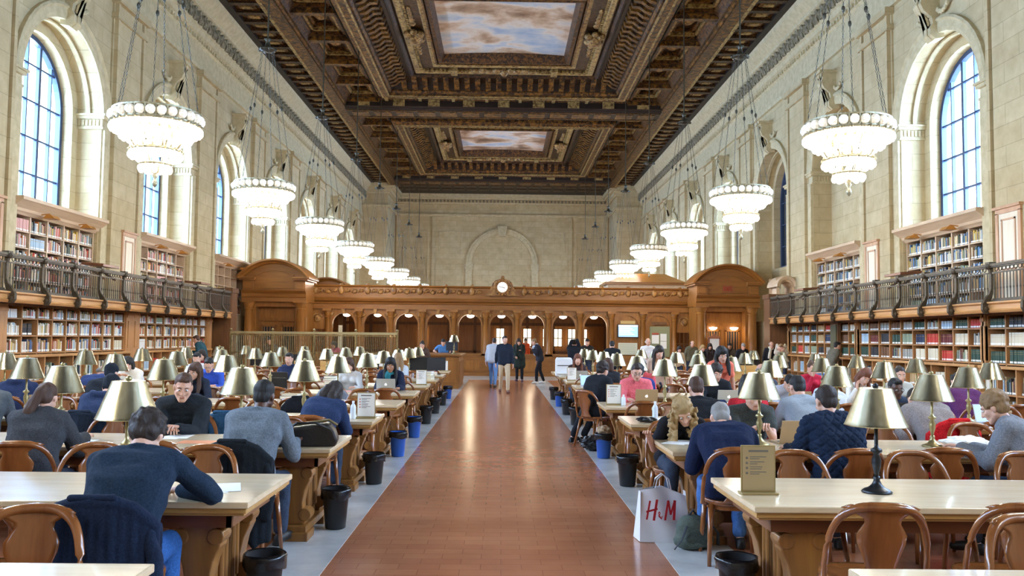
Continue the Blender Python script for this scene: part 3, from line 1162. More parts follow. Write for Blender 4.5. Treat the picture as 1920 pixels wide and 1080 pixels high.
for k in range(9):
    x = ac[k]
    b.box(x - .52, x + .52, -.22, -.18, .2, .74)
    b.box(x - .44, x + .44, -.235, -.22, .27, .67, 1)
b.box(-7.7, 7.7, -.24, -.1, 0, .14)
b.build('counter', [SW2, SW1], root)

# pavilions: pedimented porches at either end, and their twins at the back
for s in (-1, 1):
    for yb, back in ((36.0, 0), (46.85, 1)):
        cx = s * 9.5
        p = empty('pavilion_porch', (cx, yb, 0))
        tag(p, 'oak porch with segmental pediment and columns, %s end of the %s' % (SIDE[s], ('screen facing the readers', 'enclosure, showing only behind')[back]), 'porch', 'pedimented porches of the wooden screen')
        hw = 1.28
        b = MB()
        b.box(-hw, -.82, 0, 1.3, 0, 3.1)
        b.box(.82, hw, 0, 1.3, 0, 3.1)
        b.box(-.82, .82, 0, 1.3, 2.9, 3.1)
        b.box(-.82, .82, .5, 1.3, 2.3, 2.95)
        b.box(-.7, .7, .46, .5, 2.42, 2.84)
        b.build('wall', SW1, p)
        for q in (-1, 1):
            b = MB()
            x = q * 1.08
            b.lathe([(.24, 0), (.24, .16), (.2, .22), (.22, .3), (.19, .36), (.165, 2.75), (.2, 2.8), (.17, 2.84), (.23, 2.98), (.25, 3.04), (.25, 3.1)], 14, (x, -.12, 0))
            b.box(x - .27, x + .27, -.4, .1, 3.06, 3.12)
            b.build('column', SW1, p, auto=40)
        b = MB()
        prof = [(1.3, 3.1), (-.3, 3.1), (-.3, 3.26), (-.34, 3.3), (-.36, 3.44), (-.44, 3.5), (-.5, 3.56), (1.3, 3.56)]
        b.sweep([[(x, y, z) for y, z in prof] for x in (-hw - .06, hw + .06)], True)
        for q in (-1, 1):                       # attic blocks
            b.box(q * .86, q * 1.3, -.36, 1.3, 3.56, 3.98)
            b.box(q * .94, q * 1.26, -.4, -.36, 3.64, 3.9)
            b.box(q * .8, q * 1.42, -.48, 1.3, 3.98, 4.06)
            b.box(q * .78, q * 1.5, -.56, 1.3, 4.06, 4.13)
        b.build('entablature', SW2, p)
        # segmental pediment
        b = MB()
        H, Wd = .78, 1.52
        R = (Wd ** 2 + H ** 2) / (2 * H)
        a0 = math.asin(Wd / R)
        zc = 4.1 + H - R
        rows = []
        for i in range(21):
            a = -a0 + 2 * a0 * i / 20
            rows.append([(r * math.sin(a), y, zc + r * math.cos(a)) for r, y in ((R, 1.3), (R, -.62), (R - .07, -.62), (R - .1, -.55), (R - .12, -.46), (R - .18, -.4), (R - .2, -.3), (R - .2, 1.3))])
        b.sweep(rows, True)
        pts = [((R - .15) * math.sin(-a0 + 2 * a0 * i / 20), zc + (R - .15) * math.cos(-a0 + 2 * a0 * i / 20)) for i in range(21)]
        b.prism([(-1.3, 3.56)] + [q for q in pts if abs(q[0]) < 1.3] + [(1.3, 3.56)], -.28, 1.2)
        r2 = R - .42
        rows = []
        for i in range(15):
            a = -a0 * .62 + 2 * a0 * .62 * i / 14
            rows.append([(r * math.sin(a), y, zc + r * math.cos(a)) for r, y in ((r2, -.28), (r2, -.33), (r2 - .06, -.33), (r2 - .06, -.28))])
        b.sweep(rows, True)
        b.box(-.82, .82, -.31, -.28, 3.66, 3.7)
        b.build('pediment', SW2, p)
        if not back:
            b = MB()                            # transom and lattice doors
            b.box(-.82, .82, .6, .68, 0, 2.3)
            for q in (-1, 1):
                b.box(q * .12, q * .18, .52, .6, .9, 2.1)
                b.box(q * .66, q * .72, .52, .6, .9, 2.1)
                b.box(q * .12, q * .72, .52, .6, 2.06, 2.14)
                b.box(q * .18, q * .66, .57, .6, .95, 2.06, 1)  # solid sheet coloured dark like the shade of an opening behind the bars
                for i in range(4):
                    x = q * (.18 + .48 * (i + .5) / 4)
                    b.tube([(x, .55, .95), (x, .55, 2.06)], .02, 6)
                b.box(q * .16, q * .7, .56, .6, .2, .8)
            b.build('lattice_doors', [SW1, mat('opening_shade_paint', '#1d140c', .6)], p)

# exit sign on the right porch
ex = empty('exit_sign', (9.5, 35.7, 3.83))
tag(ex, 'red lettered EXIT sign on the right porch pediment', 'sign')
b = MB()
b.box(-.22, .22, -.02, .0, -.17, .17)
b.build('backing', mat('sign_backing', '#8a5228', .5), ex)


def letters(text, size, m, parent, loc, rot=(PI / 2, 0, 0), name='lettering', shear=0, sx=1, ext=.004):
    c = bpy.data.curves.new(name, 'FONT')
    c.body = text
    c.size = size
    c.shear = shear
    c.extrude = ext
    c.align_x = 'CENTER'
    c.align_y = 'CENTER'
    o = bpy.data.objects.new('tmp_text', c)
    COL.objects.link(o)
    dg = bpy.context.evaluated_depsgraph_get()
    me = bpy.data.meshes.new_from_object(o.evaluated_get(dg))
    bpy.data.objects.remove(o)
    me.materials.clear()
    me.materials.append(m)
    p = bpy.data.objects.new(name, me)
    COL.objects.link(p)
    p.parent = parent
    p.location, p.rotation_euler, p.scale = loc, rot, (sx, 1, 1)
    return p


letters('EXIT', .27, mat('sign_red', '#8f1414', .5, emit='#c01a18', estr=.12), ex, (0, -.03, 0), sx=.68, ext=.008)

# clock in a carved cartouche
ck = empty('wall_clock', (0.03, 37.78, 3.92))
tag(ck, 'round white clock in a carved oak cartouche over the screen', 'clock')
b = MB()
pts = [(-.75, -.38), (.75, -.38), (.62, -.2), (.5, 0), (.42, .2), (.3, .32), (.12, .36), (0, .46), (-.12, .36), (-.3, .32), (-.42, .2), (-.5, 0), (-.62, -.2)]
b.prism(pts, -.06, .16)
for i in range(16):
    a = 2 * PI * i / 16
    b.ball((.33 * math.cos(a), -.08, .33 * math.sin(a)), (.07, .05, .07), 6, 5)
b.ball((0, -.08, .44), (.1, .06, .08))
b.build('cartouche', SWC, ck)
b = MB()
b.lathe([(0, 0), (.23, 0), (.23, .05), (0, .05)], 28, M=Matrix.Translation((0, -.08, 0)) @ Matrix.Rotation(PI / 2, 4, 'X'))
b.build('clock_face', mat('clock_white', '#f2efe4', .4, emit='#fff6e0', estr=.25), ck)
b = MB()
for a, l, w in ((1.9, .12, .012), (-1.45, .17, .009)):
    b.tube([(0, -.137, 0), (l * math.sin(a), -.137, l * math.cos(a))], w, 6)
for i in range(12):
    a = PI * i / 6
    b.box(-.006, .006, -.135, -.131, .18, .215, M=Matrix.Rotation(a, 4, 'Y'))
b.build('clock_hands', mat('clock_black', '#26221c', .5), ck)

# inside of the enclosure
b = MB()
b.box(-8.2, 8.2, 46.0, 46.2, 0, 3.9)
b.box(-8.85, 8.85, 38.3, 46.0, 3.86, 3.92)
for s in (-1, 1):
    b.box(s * 8.7, s * 8.85, 38.3, 45.8, 0, 3.86)
for k in range(-6, 7):
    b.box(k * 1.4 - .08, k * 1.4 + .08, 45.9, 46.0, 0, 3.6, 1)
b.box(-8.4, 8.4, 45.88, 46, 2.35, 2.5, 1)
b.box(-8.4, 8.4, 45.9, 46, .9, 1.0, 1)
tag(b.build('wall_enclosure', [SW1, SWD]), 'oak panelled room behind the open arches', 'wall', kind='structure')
M_LIT = mat('lit_pane', '#f5f0dd', .5, emit='#fff3d8', estr=1.6)
wk = 60
for x in (-4.2, -.05, 1.4, 2.75, 4.1):
    for dx in ((-.3, .3) if x > 2 else (0,)):
        wk += 1
        b = MB()
        X = x + dx
        b.box(X - .22, X + .22, 45.86, 45.9, 1.25, 2.2)
        o = b.build('window_%d' % wk, M_LIT)
        tag(o, 'lit small-paned inner window seen through the arches', 'window', kind='structure')
        b = MB()
        for q in (-.22, 0, .22):
            b.box(X + q - .02, X + q + .02, 45.82, 45.87, 1.2, 2.25)
        for z in (1.25, 1.7, 2.2):
            b.box(X - .24, X + .24, 45.82, 45.87, z - .02, z + .02)
        b.build('window_frame', SWD, o)
# bowl lamps hanging in the arch heads
M_BOWL = mat('lamp_bowl_glass', '#fffaf0', .4, emit='#fff2dc', estr=4.0)
gl = None
spots = [(x, 38.75, 2.66) for x in ac[:9]] + [(9.05, 36.4, 2.2), (9.95, 36.4, 2.2)]
for i, (x, y, z) in enumerate(spots):
    t = empty('bowl_lamp', (x, y, z))
    tag(t, ('white bowl lamp hanging in the %s arch of the screen' % ORD[i]) if i < 9 else 'white bowl lamp in the right porch on its %s side' % ('inner', 'outer')[i - 9], 'lamp', 'bowl lamps along the screen')
    b = MB()
    b.lathe([(.0, -.09), (.09, -.075), (.16, -.03), (.18, .03), (.0, .05)], 14)
    b.build('bowl', M_BOWL, t, smooth=True)
    b = MB()
    b.tube([(0, 0, .04), (0, 0, .24 if i < 9 else .1)], .012, 6)
    b.build('rod', M_BRASSD, t)
    if i % 2 == 0 or i > 8:
        l = bpy.data.lights.new('bowl_light', 'POINT')
        l.energy, l.color, l.shadow_soft_size = 30 if i < 9 else 6, (1, .8, .55), .18
        lo = bpy.data.objects.new('bowl_light', l)
        lo.location = (0, .6 if i < 9 else -.2, -.25)
        lo.parent = t
        COL.objects.link(lo)
# dark roof lantern on the enclosure
t = empty('roof_lantern', (7.0, 42.0, 3.92))
tag(t, 'low hipped dark wood lantern on the roof of the enclosure', 'roof lantern')
b = MB()
b.box(-1.9, 1.9, -1.2, 1.2, 0, .38)
b.build('curb', M_OAKL, t)
b = MB()
b.box(-2.05, 2.05, -1.35, 1.35, .38, .5)
b.add([(-1.9, -1.2, .5), (1.9, -1.2, .5), (1.9, 1.2, .5), (-1.9, 1.2, .5), (-1.0, -.3, .98), (1.0, -.3, .98), (1.0, .3, .98), (-1.0, .3, .98)],
      [(0, 1, 5, 4), (1, 2, 6, 5), (2, 3, 7, 6), (3, 0, 4, 7), (4, 5, 6, 7)])
b.build('hipped_roof', SW2, t)

# wood-panelled ends of the galleries with little hooded doorways
for s in (-1, 1):
    t = empty('gallery_end_screen', (s * 10.5, 31.7, 0))
    tag(t, 'dark oak panelled block closing the end of the %s gallery%s' % (SIDE[s], ' under a little arched hood' if s > 0 else ''), 'panelled block')
    b = MB()
    b.box(s * -.5, s * .54, 0, .7, 0, 3.35)
    b.box(s * -.55, s * .54, -.06, .7, 3.25, 3.42)
    for z0, z1 in ((.3, 1.1), (1.25, 2.1), (2.6, 3.15)):
        b.box(s * -.4, s * .4, -.03, 0, z0, z1)
    b.build('panelling', M_OAKD, t)
    if s < 0: continue
    b = MB()
    arch_face(b, .12, .24, 3.42, 3.66, 4.05, .36, 0, .9)
    rows = []
    for i in range(15):
        a = PI * i / 14
        rows.append([(.12 - r * math.cos(a), y, 3.7 + r * math.sin(a)) for r, y in ((.27, -.1), (.27, .95), (.42, .95), (.42, -.1), (.38, -.16))])
    b.sweep(rows, True)
    b.build('hood', M_OAKL, t)

# brass grille fence in front of the left part of the screen
t = empty('brass_grille', (-6.2, 28.4, 0))
tag(t, 'tall brass wire grille fencing off the desks at left', 'fence')
for i in range(5):
    x = -2.75 + 1.375 * i
    b = MB()
    b.box(x - .03, x + .03, -.03, .03, 0, 1.84)
    b.ball((x, 0, 1.88), .045)
    b.build('post', M_BRASSD, t)
    if i == 4: break
    b = MB()
    for k in range(22):
        xx = x + .05 + 1.275 * k / 21
        b.tube([(xx, 0, .1), (xx, 0, 1.72)], .012, 4)
    b.box(x, x + 1.375, -.015, .015, .1, .14)
    b.box(x, x + 1.375, -.015, .015, 1.1, 1.14)
    b.box(x, x + 1.375, -.015, .015, 1.68, 1.72)
    b.build('bar_panel', M_BRASSD, t)
b = MB()
b.box(-2.75, 2.75, -.05, .05, 1.74, 1.82)
b.build('top_rail', mat('pale_brass_rail', '#a89a70', .4, .4), t)

# enquiry desk projecting from the screen
t = empty('enquiry_desk', (-2.1, 28.0, 0))
tag(t, 'panelled oak enquiry desk standing left of the aisle before the screen', 'desk')
b = MB()
b.box(-.72, .72, .03, 3.4, 0, 1.06)
for x in (-.36, .36):
    b.box(x - .28, x + .28, 0, .03, .2, .9)
for y in (.55, 1.3, 2.05, 2.8):
    b.box(.72, .745, y - .3, y + .3, .2, .9)
b.build('body', SW1, t, bevel=.01)
b = MB()
b.box(-.8, .8, -.05, 3.5, 1.06, 1.12)
b.build('desk_top', SW2, t, bevel=.01)

# screen monitor, notices
t = empty('display_screen', (5.63, 37.9, 2.05))
tag(t, 'wall-mounted flat screen glowing pale blue on the oak screen', 'screen')
b = MB()
b.box(-.46, .46, -.06, .06, -.29, .29)
b.build('bezel', mat('black_plastic', '#1c1c1f', .35), t, bevel=.008)
b = MB()
b.box(-.43, .43, -.066, -.061, -.26, .26)
for i in range(6):
    b.box(-.4, .1 + .25 * ((i * 7) % 3) / 3, -.068, -.066, .16 - .065 * i, .185 - .065 * i, 1)
b.box(-.43, .43, -.068, -.066, .2, .26, 1)
b.build('display', [mat('screen_blue', '#8fb6e0', .3, emit='#8fc0f2', estr=.9), mat('screen_white', '#dfeaf5', .3, emit='#e6f1fb', estr=.9)], t)
M_PAPER = mat('paper_white', '#efece4', .7)
b = MB()
b.box(5.2, 6.05, 37.9, 37.94, 1.0, 1.52)
for i in range(5):
    b.box(5.26, 5.98, 37.895, 37.9, 1.06 + .09 * i, 1.075 + .09 * i, 1)
tag(b.build('notice_sheet', [mat('pale_notice', '#cfd0bb', .7), mat('notice_ink', '#9a9a8a', .7)]), 'pale notice panel of faint lines below the wall screen', 'notice')
t = empty('notice_board', (7.05, 37.92, 1.6))
tag(t, 'tall olive notice board with pinned papers on the oak screen', 'notice board')
b = MB()
b.box(-.44, .44, -.02, .06, -.68, .66)
b.build('board', M_BOARD, t)
for x, z, w, h, m in ((-.2, .1, .16, .2, 0), (.16, .18, .14, .16, 0), (.16, -.16, .14, .16, 0), (-.2, .33, .15, .05, 1)):
    b = MB()
    b.box(x - w, x + w, -.03, -.02, z - h, z + h)
    b.build('paper', [M_PAPER, mat('red_notice', '#b0553c', .7)][m], t)
b = MB()
b.box(6.7, 7.35, 37.9, 37.98, 2.34, 2.46)
tag(b.build('plaque', M_OAKD), 'dark wooden plaque above the olive notice board', 'plaque')
b = MB()
b.box(5.3, 5.95, 37.9, 37.98, 2.36, 2.5)
tag(b.build('plaque', mat('pale_plaque', '#c7a86a', .5)), 'pale plaque above the glowing wall screen', 'plaque')
# framed floor sign near the right porch
t = empty('floor_sign', (8.55, 34.2, 0))
tag(t, 'framed white sign with carved crest standing before the right porch', 'sign')
b = MB()
b.box(-.03, .03, -.03, .03, 0, 1.3)
b.box(-.2, .2, -.15, .15, 0, .05)
b.build('stand', M_OAKD, t)
b = MB()
for q in (-1, 1):
    b.box(q * .19, q * .24, -.03, .03, 1.2, 1.78)
b.box(-.24, .24, -.03, .03, 1.2, 1.25)
b.prism([(-.27, 1.74), (.27, 1.74), (.2, 1.84), (.08, 1.86), (.05, 1.94), (-.05, 1.94), (-.08, 1.86), (-.2, 1.84)], -.03, .03)
b.build('frame', mat('rose_wood_frame', '#a5694a', .5), t)
b = MB()
b.box(-.19, .19, -.015, .015, 1.25, 1.74)
b.build('sheet', M_PAPER, t)
# ------------------------------------------------------------------ chandeliers
M_IRON = mat('chandelier_iron', '#4a4436', .4, .6)
M_CBRASS = mat('chandelier_brass', '#857c5e', .4, .5, '#b5ab8c', scale=20)
M_CRYS = mat('chandelier_crystal', '#efece2', .2, 0, '#bdb7a2', scale=26, emit='#fff6e6', estr=.3)
M_BULB = mat('bulb_glow', '#ffffff', .5, emit='#fff8ee', estr=3.5)
CHX = 6.03


def ring(r, n):
    return [(r * math.cos(2 * PI * i / n), r * math.sin(2 * PI * i / n)) for i in range(n)]


ch = empty('chandelier', (0, 0, 5.3))
for i, (x, y) in enumerate(ring(.7, 6)):       # chains
    b = MB()
    P0, P1 = Vector((x, y, .36)), Vector((x * .2, y * .2, 3.72))
    n = 46
    d = (P1 - P0) / n
    for k in range(n):
        a = P0 + d * (k - .1)
        c = P0 + d * (k + 1.1)
        o = Vector((.017, 0, 0)) if k % 2 else Vector((0, .017, 0))
        m_ = (a + c) / 2
        b.tube([a, m_ + o, c, m_ - o], .005, 4, closed=True)
    mid = P0 + (P1 - P0) * .55
    b.ball(mid, (.035, .035, .06), 6, 5)
    b.build('chain', M_IRON, ch)
b = MB()
b.lathe([(0, 3.66), (.2, 3.7), (.22, 3.74), (.08, 3.8), (.05, 3.95), (.1, 4.0), (0, 4.06)], 12)
for x, y in ring(.2, 6):
    b.ball((x, y, 3.72), .045, 6, 5)
b.build('hub', M_IRON, ch, smooth=True)
b = MB()
b.tube([(0, 0, 4.0), (0, 0, 8.5)], .022, 6)
b.build('hanging_rod', M_IRON, ch)
b = MB()
b.lathe([(.0, 8.5), (.16, 8.48), (.1, 8.36), (.03, 8.3)], 12)
b.build('ceiling_rose', M_IRON, ch)
for nm, r, z0, z1, n in (('crown_band', .715, .1, .3, 26), ('middle_band', .35, -.33, -.17, 14)):
    b = MB()
    for z in (z0, z1):
        b.lathe([(r - .02, z - .014), (r + .015, z - .014), (r + .015, z + .014), (r - .02, z + .014), (r - .02, z - .014)], 36)
    for x, y in ring(r, n):
        b.tube([(x, y, z0), (x, y, z1)], .016, 5)
    for i in range(n):
        a = 2 * PI * (i + .5) / n
        x, y = r * math.cos(a), r * math.sin(a)
        b.tube([(x, y, z0 + .02), (x * 1.01, y * 1.01, (z0 + z1) / 2 + .05)], .011, 4, m=1)
        b.ball((x, y, (z0 + z1) / 2), (.085, .085, .085), 7, 5, m=1)
    b.build(nm, [M_CBRASS, M_CRYS], ch)
b = MB()
for r, z in ((.715, .08), (.57, -.02), (.4, -.36), (.25, -.6)):
    b.tube([(x, y, z) for x, y in ring(r, 36)], .022, 6, closed=True)
for x, y in ring(1, 8):
    b.tube([(x * .715, y * .715, .1), (x * .6, y * .6, 0), (x * .38, y * .38, -.3), (x * .24, y * .24, -.58), (x * .05, y * .05, -.72)], .014, 5)
HB = b
b = MB()
b.lathe([(0, -1.0), (.03, -.97), (.05, -.92), (.03, -.87), (.02, -.84), (.055, -.8), (.03, -.76), (.1, -.7), (.12, -.64), (0, -.6)], 12)
b.build('finial', M_CBRASS, ch, smooth=True)
for nm, rr in (('bulb_ring', ((.72, 30, .0, .053), (.63, 26, -.06, .045))), ('bulb_ring', ((.56, 22, -.13, .055), (.44, 16, -.17, .05))), ('bulb_ring', ((.4, 16, -.45, .058), (.29, 10, -.5, .05))), ('bulb_ring', ((.24, 10, -.68, .055), (.12, 5, -.7, .05)))):
    b = MB()
    for r, n, z, q in rr:
        for x, y in ring(r, n):
            b.ball((x, y, z), (q, q, q * 1.25), 7, 5)
    o = b.build(nm, M_BULB, ch, smooth=True)
b = HB
for r, n, z in ((.74, 30, .08), (.57, 22, -.05), (.43, 16, -.36), (.26, 10, -.6)):
    for x, y in ring(r, n):
        b.lathe([(.02, z - .03), (.035, z), (.015, z + .03)], 5, (x, y, 0))
b.build('frame', M_CBRASS, ch)
M_BULB.cycles.emission_sampling = 'NONE'
CHY = [14.7 + PERIOD * k for k in range(-2, 8)]
proto = ch
first = True
kids = list(ch.children)
for s in (-1, 1):
    for k, y in enumerate(CHY):
        if first:
            c = ch
            first = False
        else:
            c = ch.copy()
            COL.objects.link(c)
            for q in kids:
                d = q.copy()
                COL.objects.link(d)
                d.parent = c
        c.location = (s * CHX, y, 5.21)
        where = ('nearest the viewer and out of sight', 'overhead behind the viewer', 'largest and lowest-hanging in view', 'second in line', 'third in line', 'fourth in line', 'fifth in line', 'sixth in line', 'seventh in line, beyond the screen', 'last in line, beyond the screen')[k]
        tag(c, 'lit tiered chandelier on chains, %s row, %s' % (SIDE[s], where), 'chandelier', 'chandeliers in two rows')
        l = bpy.data.lights.new('chandelier_light', 'POINT')
        l.energy, l.color, l.shadow_soft_size = 900, (1, .93, .80), .5
        lo = bpy.data.objects.new('chandelier_light', l)
        lo.location = (0, 0, -.3)
        lo.parent = c
        COL.objects.link(lo)
# ------------------------------------------------------------------ reading tables
ROW = lambda n: 5.28 + 2.27 * (n - 1)
NROW = 10
T0, TL, TH = 1.4, 6.44, .76
M_TTOP = wood('table_top_oak', '#cdb28a', '#dcc6a2', .26, 9, 'x', .02)
M_TTOP.node_tree.nodes['Principled BSDF'].inputs['Coat Weight'].default_value = .3
M_TLEG = wood('table_leg_oak', '#6c431f', '#99672f', .35, 9, 'z', .08)
M_TEDGE = wood('table_edge_oak', '#a87c42', '#c39a5c', .3, 9, 'x', .02)
M_TDARK = wood('table_apron_oak', '#5d3117', '#74421f', .35, 9, 'x', .05)

tb = empty('reading_table', (0, 0, 0))          # origin at the aisle end, table runs along +x
b = MB()
b.box(0, TL, -.5, .5, .725, .76)
b.build('table_top', M_TTOP, tb, bevel=.006)
b = MB()
b.box(.015, TL - .015, -.485, .485, .695, .725)
b.box(.03, TL - .03, -.47, .47, .68, .695)
b.build('edge_moulding', M_TEDGE, tb, bevel=.004)
b = MB()
b.box(.12, TL - .12, -.4, -.37, .6, .68)
b.box(.12, TL - .12, .37, .4, .6, .68)
b.box(.12, .15, -.4, .4, .6, .68)
b.box(TL - .15, TL - .12, -.4, .4, .6, .68)
b.build('apron', M_TDARK, tb)


def trestle():
    b = MB()
    # two carved lyre uprights (front and back) with a fluted slab between
    half = [(.05, .12), (.09, .12), (.1, .16), (.075, .22), (.07, .3), (.09, .4), (.125, .48), (.13, .54), (.1, .58), (.12, .62), (.14, .68)]
    poly = half + [(-x, z) for x, z in half[::-1]]
    for y0, y1 in ((-.36, -.22), (.22, .36)):
        b.prism(poly, y0, y1)
    pts = [(-.22, .12), (-.2, .3), (-.16, .42), (-.2, .54), (-.22, .66), (.22, .66), (.2, .54), (.16, .42), (.2, .3), (.22, .12)]
    b.prism(pts, -.055, .055, lambda u, v, w: (w, u, v))
    for q in (-1, 1):
        for i in range(3):
            y = q * (.07 * i)
            b.tube([(-.065, y, .2), (-.065, y, .6)], .022, 6)
            b.tube([(.065, y, .2), (.065, y, .6)], .022, 6)
        for x in (-.09, .09):                   # scrolls
            b.lathe([(.0, -.075), (.055, -.075), (.055, .075), (0, .075)], 10, M=Matrix.Translation((x, q * .29, .2)) @ Matrix.Rotation(PI / 2, 4, 'X'))
            b.lathe([(.0, -.075), (.05, -.075), (.05, .075), (0, .075)], 10, M=Matrix.Translation((x * 1.1, q * .29, .54)) @ Matrix.Rotation(PI / 2, 4, 'X'))
    b.box(-.12, .12, -.42, .42, .06, .12)
    b.box(-.14, .14, -.46, -.2, 0, .07)
    b.box(-.14, .14, .2, .46, 0, .07)
    b.box(-.1, .1, -.38, .38, .64, .69)
    return b.mesh('trestle', M_TLEG)


tm = trestle()
for x in (.32, TL / 2, TL - .32):
    o = bpy.data.objects.new('trestle', tm)
    COL.objects.link(o)
    o.parent = tb
    o.location = (x, 0, 0)
    bv = o.modifiers.new('bevel', 'BEVEL')
    bv.width, bv.segments, bv.limit_method = .008, 2, 'ANGLE'
b = MB()
b.box(.4, TL - .4, -.06, .06, .1, .2)
b.build('stretcher', M_TDARK, tb)
RN = ['front row cut off by the frame', 'first full row', 'second full row', 'third full row', 'fourth full row', 'fifth full row', 'sixth full row', 'seventh full row', 'eighth full row', 'last row before the screen']
for s in (-1, 1):
    for n in range(NROW):
        t = tb if (s, n) == (-1, 0) else copy_tree(tb)
        t.location = (s * T0, ROW(n), 0)
        t.rotation_euler = (0, 0, 0 if s > 0 else PI)
        tag(t, 'long oak reading table %s of the aisle, %s' % (SIDE[s], RN[n]), 'table', 'long reading tables')

# ------------------------------------------------------------------ brass table lamps
M_BRASS = mat('brushed_brass', '#b3aa8a', .26, 1.0, '#c9c1a4', scale=30, stretch=(1, 1, .1))
M_BRASSB = mat('brass_base', '#a39468', .35, .75)
M_BLK = mat('blackened_bronze', '#26282b', .35, .5)


def lamp_proto(base_mat, nm):
    L = empty('table_lamp')
    b = MB()
    b.lathe([(.088, 0), (.09, .008), (.075, .02), (.05, .03), (.03, .05), (.018, .075), (.022, .09), (.014, .1)], 18)
    b.build('base', base_mat, L, smooth=True)
    b = MB()
    b.lathe([(.012, .09), (.014, .12), (.026, .16), (.028, .2), (.016, .235), (.034, .25), (.034, .262), (.014, .275), (.011, .3), (.011, .47), (0, .475)], 12)
    b.build('stem', base_mat, L, smooth=True)
    b = MB()
    b.lathe([(.183, .405), (.186, .41), (.178, .425), (.1, .625), (.096, .635), (.02, .642), (0, .642)], 28)
    b.lathe([(.18, .407), (.096, .622), (.0, .63)], 28)
    b.build('shade', M_BRASS, L, auto=35)
    b = MB()
    b.lathe([(.014, .64), (.02, .65), (.012, .662), (0, .668)], 10)
    b.build('finial', base_mat, L, smooth=True)
    return L


lamp = lamp_proto(M_BRASSB, 'brass')
lampb = lamp_proto(M_BLK, 'black')
used = set()
for s in (-1, 1):
    for n in range(1, NROW):
        for j in range(4):
            x = s * (2.28 + 1.56 * j)
            y = ROW(n) + random.uniform(-.03, .03)
            px = 940 + x / y * 1600
            if not -60 < px < 1980: continue
            blk = (s, n, j) == (1, 1, 0)
            src = lampb if blk else lamp
            if src.name not in used:
                used.add(src.name)
                L = src
            else:
                L = copy_tree(src)
            L.location = (x + random.uniform(-.03, .03), y, TH)
            L.rotation_euler = (0, 0, random.uniform(0, 6.28))
            lab = 'brass table lamp with cone shade on black stem, nearest lamp on the right' if blk else 'brass table lamp, %s from aisle, %s, %s side' % (ORD[j], RN[n].replace(' before the screen', ''), SIDE[s])
            tag(L, lab, 'lamp', 'brass reading lamps')

# ------------------------------------------------------------------ chairs
M_CHAIR = wood('chair_wood', '#75411f', '#985d2f', .22, 7, 'z', .03)
M_CHAIR.node_tree.nodes['Principled BSDF'].inputs['Coat Weight'].default_value = .4
SEATZ = .46


def yb(x, z):
    return -.245 - .2 * (z - .46) + .085 * (x / .25) ** 2


def chair_proto():
    c = empty('wooden_chair')
    b = MB()
    n = 28
    rows = []
    for rr, z in ((.0, .462), (.6, .458), (.9, .466), (.985, .47), (1.0, .46), (1.0, .44), (.96, .432), (0, .432)):
        row = []
        for i in range(n):
            a = 2 * PI * i / n
            ca, sa = math.cos(a), math.sin(a)
            x = .22 * rr * math.copysign(abs(ca) ** .75, ca) * (1 + .08 * sa)
            y = -.01 + .215 * rr * math.copysign(abs(sa) ** .75, sa)
            row.append((x, y, z))
        rows.append(row)
    b.sweep(rows, True, capped=False)
    b.build('seat', M_CHAIR, c, smooth=True)
    b = MB()
    P, R = [], []
    for i in range(33):
        a = PI * (1 - i / 32)
        ca, sa = math.cos(a), math.sin(a)
        x = .25 * math.copysign(abs(ca) ** .62, ca)
        z = .45 + .42 * abs(sa) ** .62
        P.append((x, yb(x, z), z))
        R.append(.019 + .012 * abs(sa) ** 3)
    P = [(-.215, -.12, .435)] + P + [(.215, -.12, .435)]
    R = [.02] + R + [.02]
    b.tube(P, R, 8, flat=.8)
    b.build('back_frame', M_CHAIR, c, smooth=True)
    b = MB()
    prof = [(.46, .12), (.48, .1), (.515, .075), (.56, .07), (.62, .09), (.68, .115), (.725, .12), (.76, .1), (.785, .085), (.81, .09), (.835, .13), (.855, .19), (.875, .15)]
    m = 8
    rows = []
    for z, w in prof:
        f = [(-w + 2 * w * i / m) for i in range(m + 1)]
        front = [(x, yb(x, z) + .009, z) for x in f]
        back = [(x, yb(x, z) - .009, z) for x in f[::-1]]
        rows.append(front + back)
    b.sweep(rows, True)
    b.build('splat', M_CHAIR, c, smooth=True)
    for sx, sy in ((-1, 1), (1, 1), (-1, -1), (1, -1)):
        b = MB()
        if sy > 0:
            b.tube([(sx * .17, .14, .44), (sx * .19, .17, .2), (sx * .205, .185, 0)], [.022, .019, .014], 8)
        else:
            b.tube([(sx * .18, -.15, .44), (sx * .2, -.2, .25), (sx * .22, -.27, 0)], [.024, .02, .015], 8)
        b.build('leg', M_CHAIR, c, smooth=True)
    b = MB()
    b.lathe([(.19, .4), (.2, .4), (.2, .435), (.19, .435), (.19, .4)], 24, (0, -.01, 0))
    b.build('seat_rail', M_CHAIR, c)
    return c


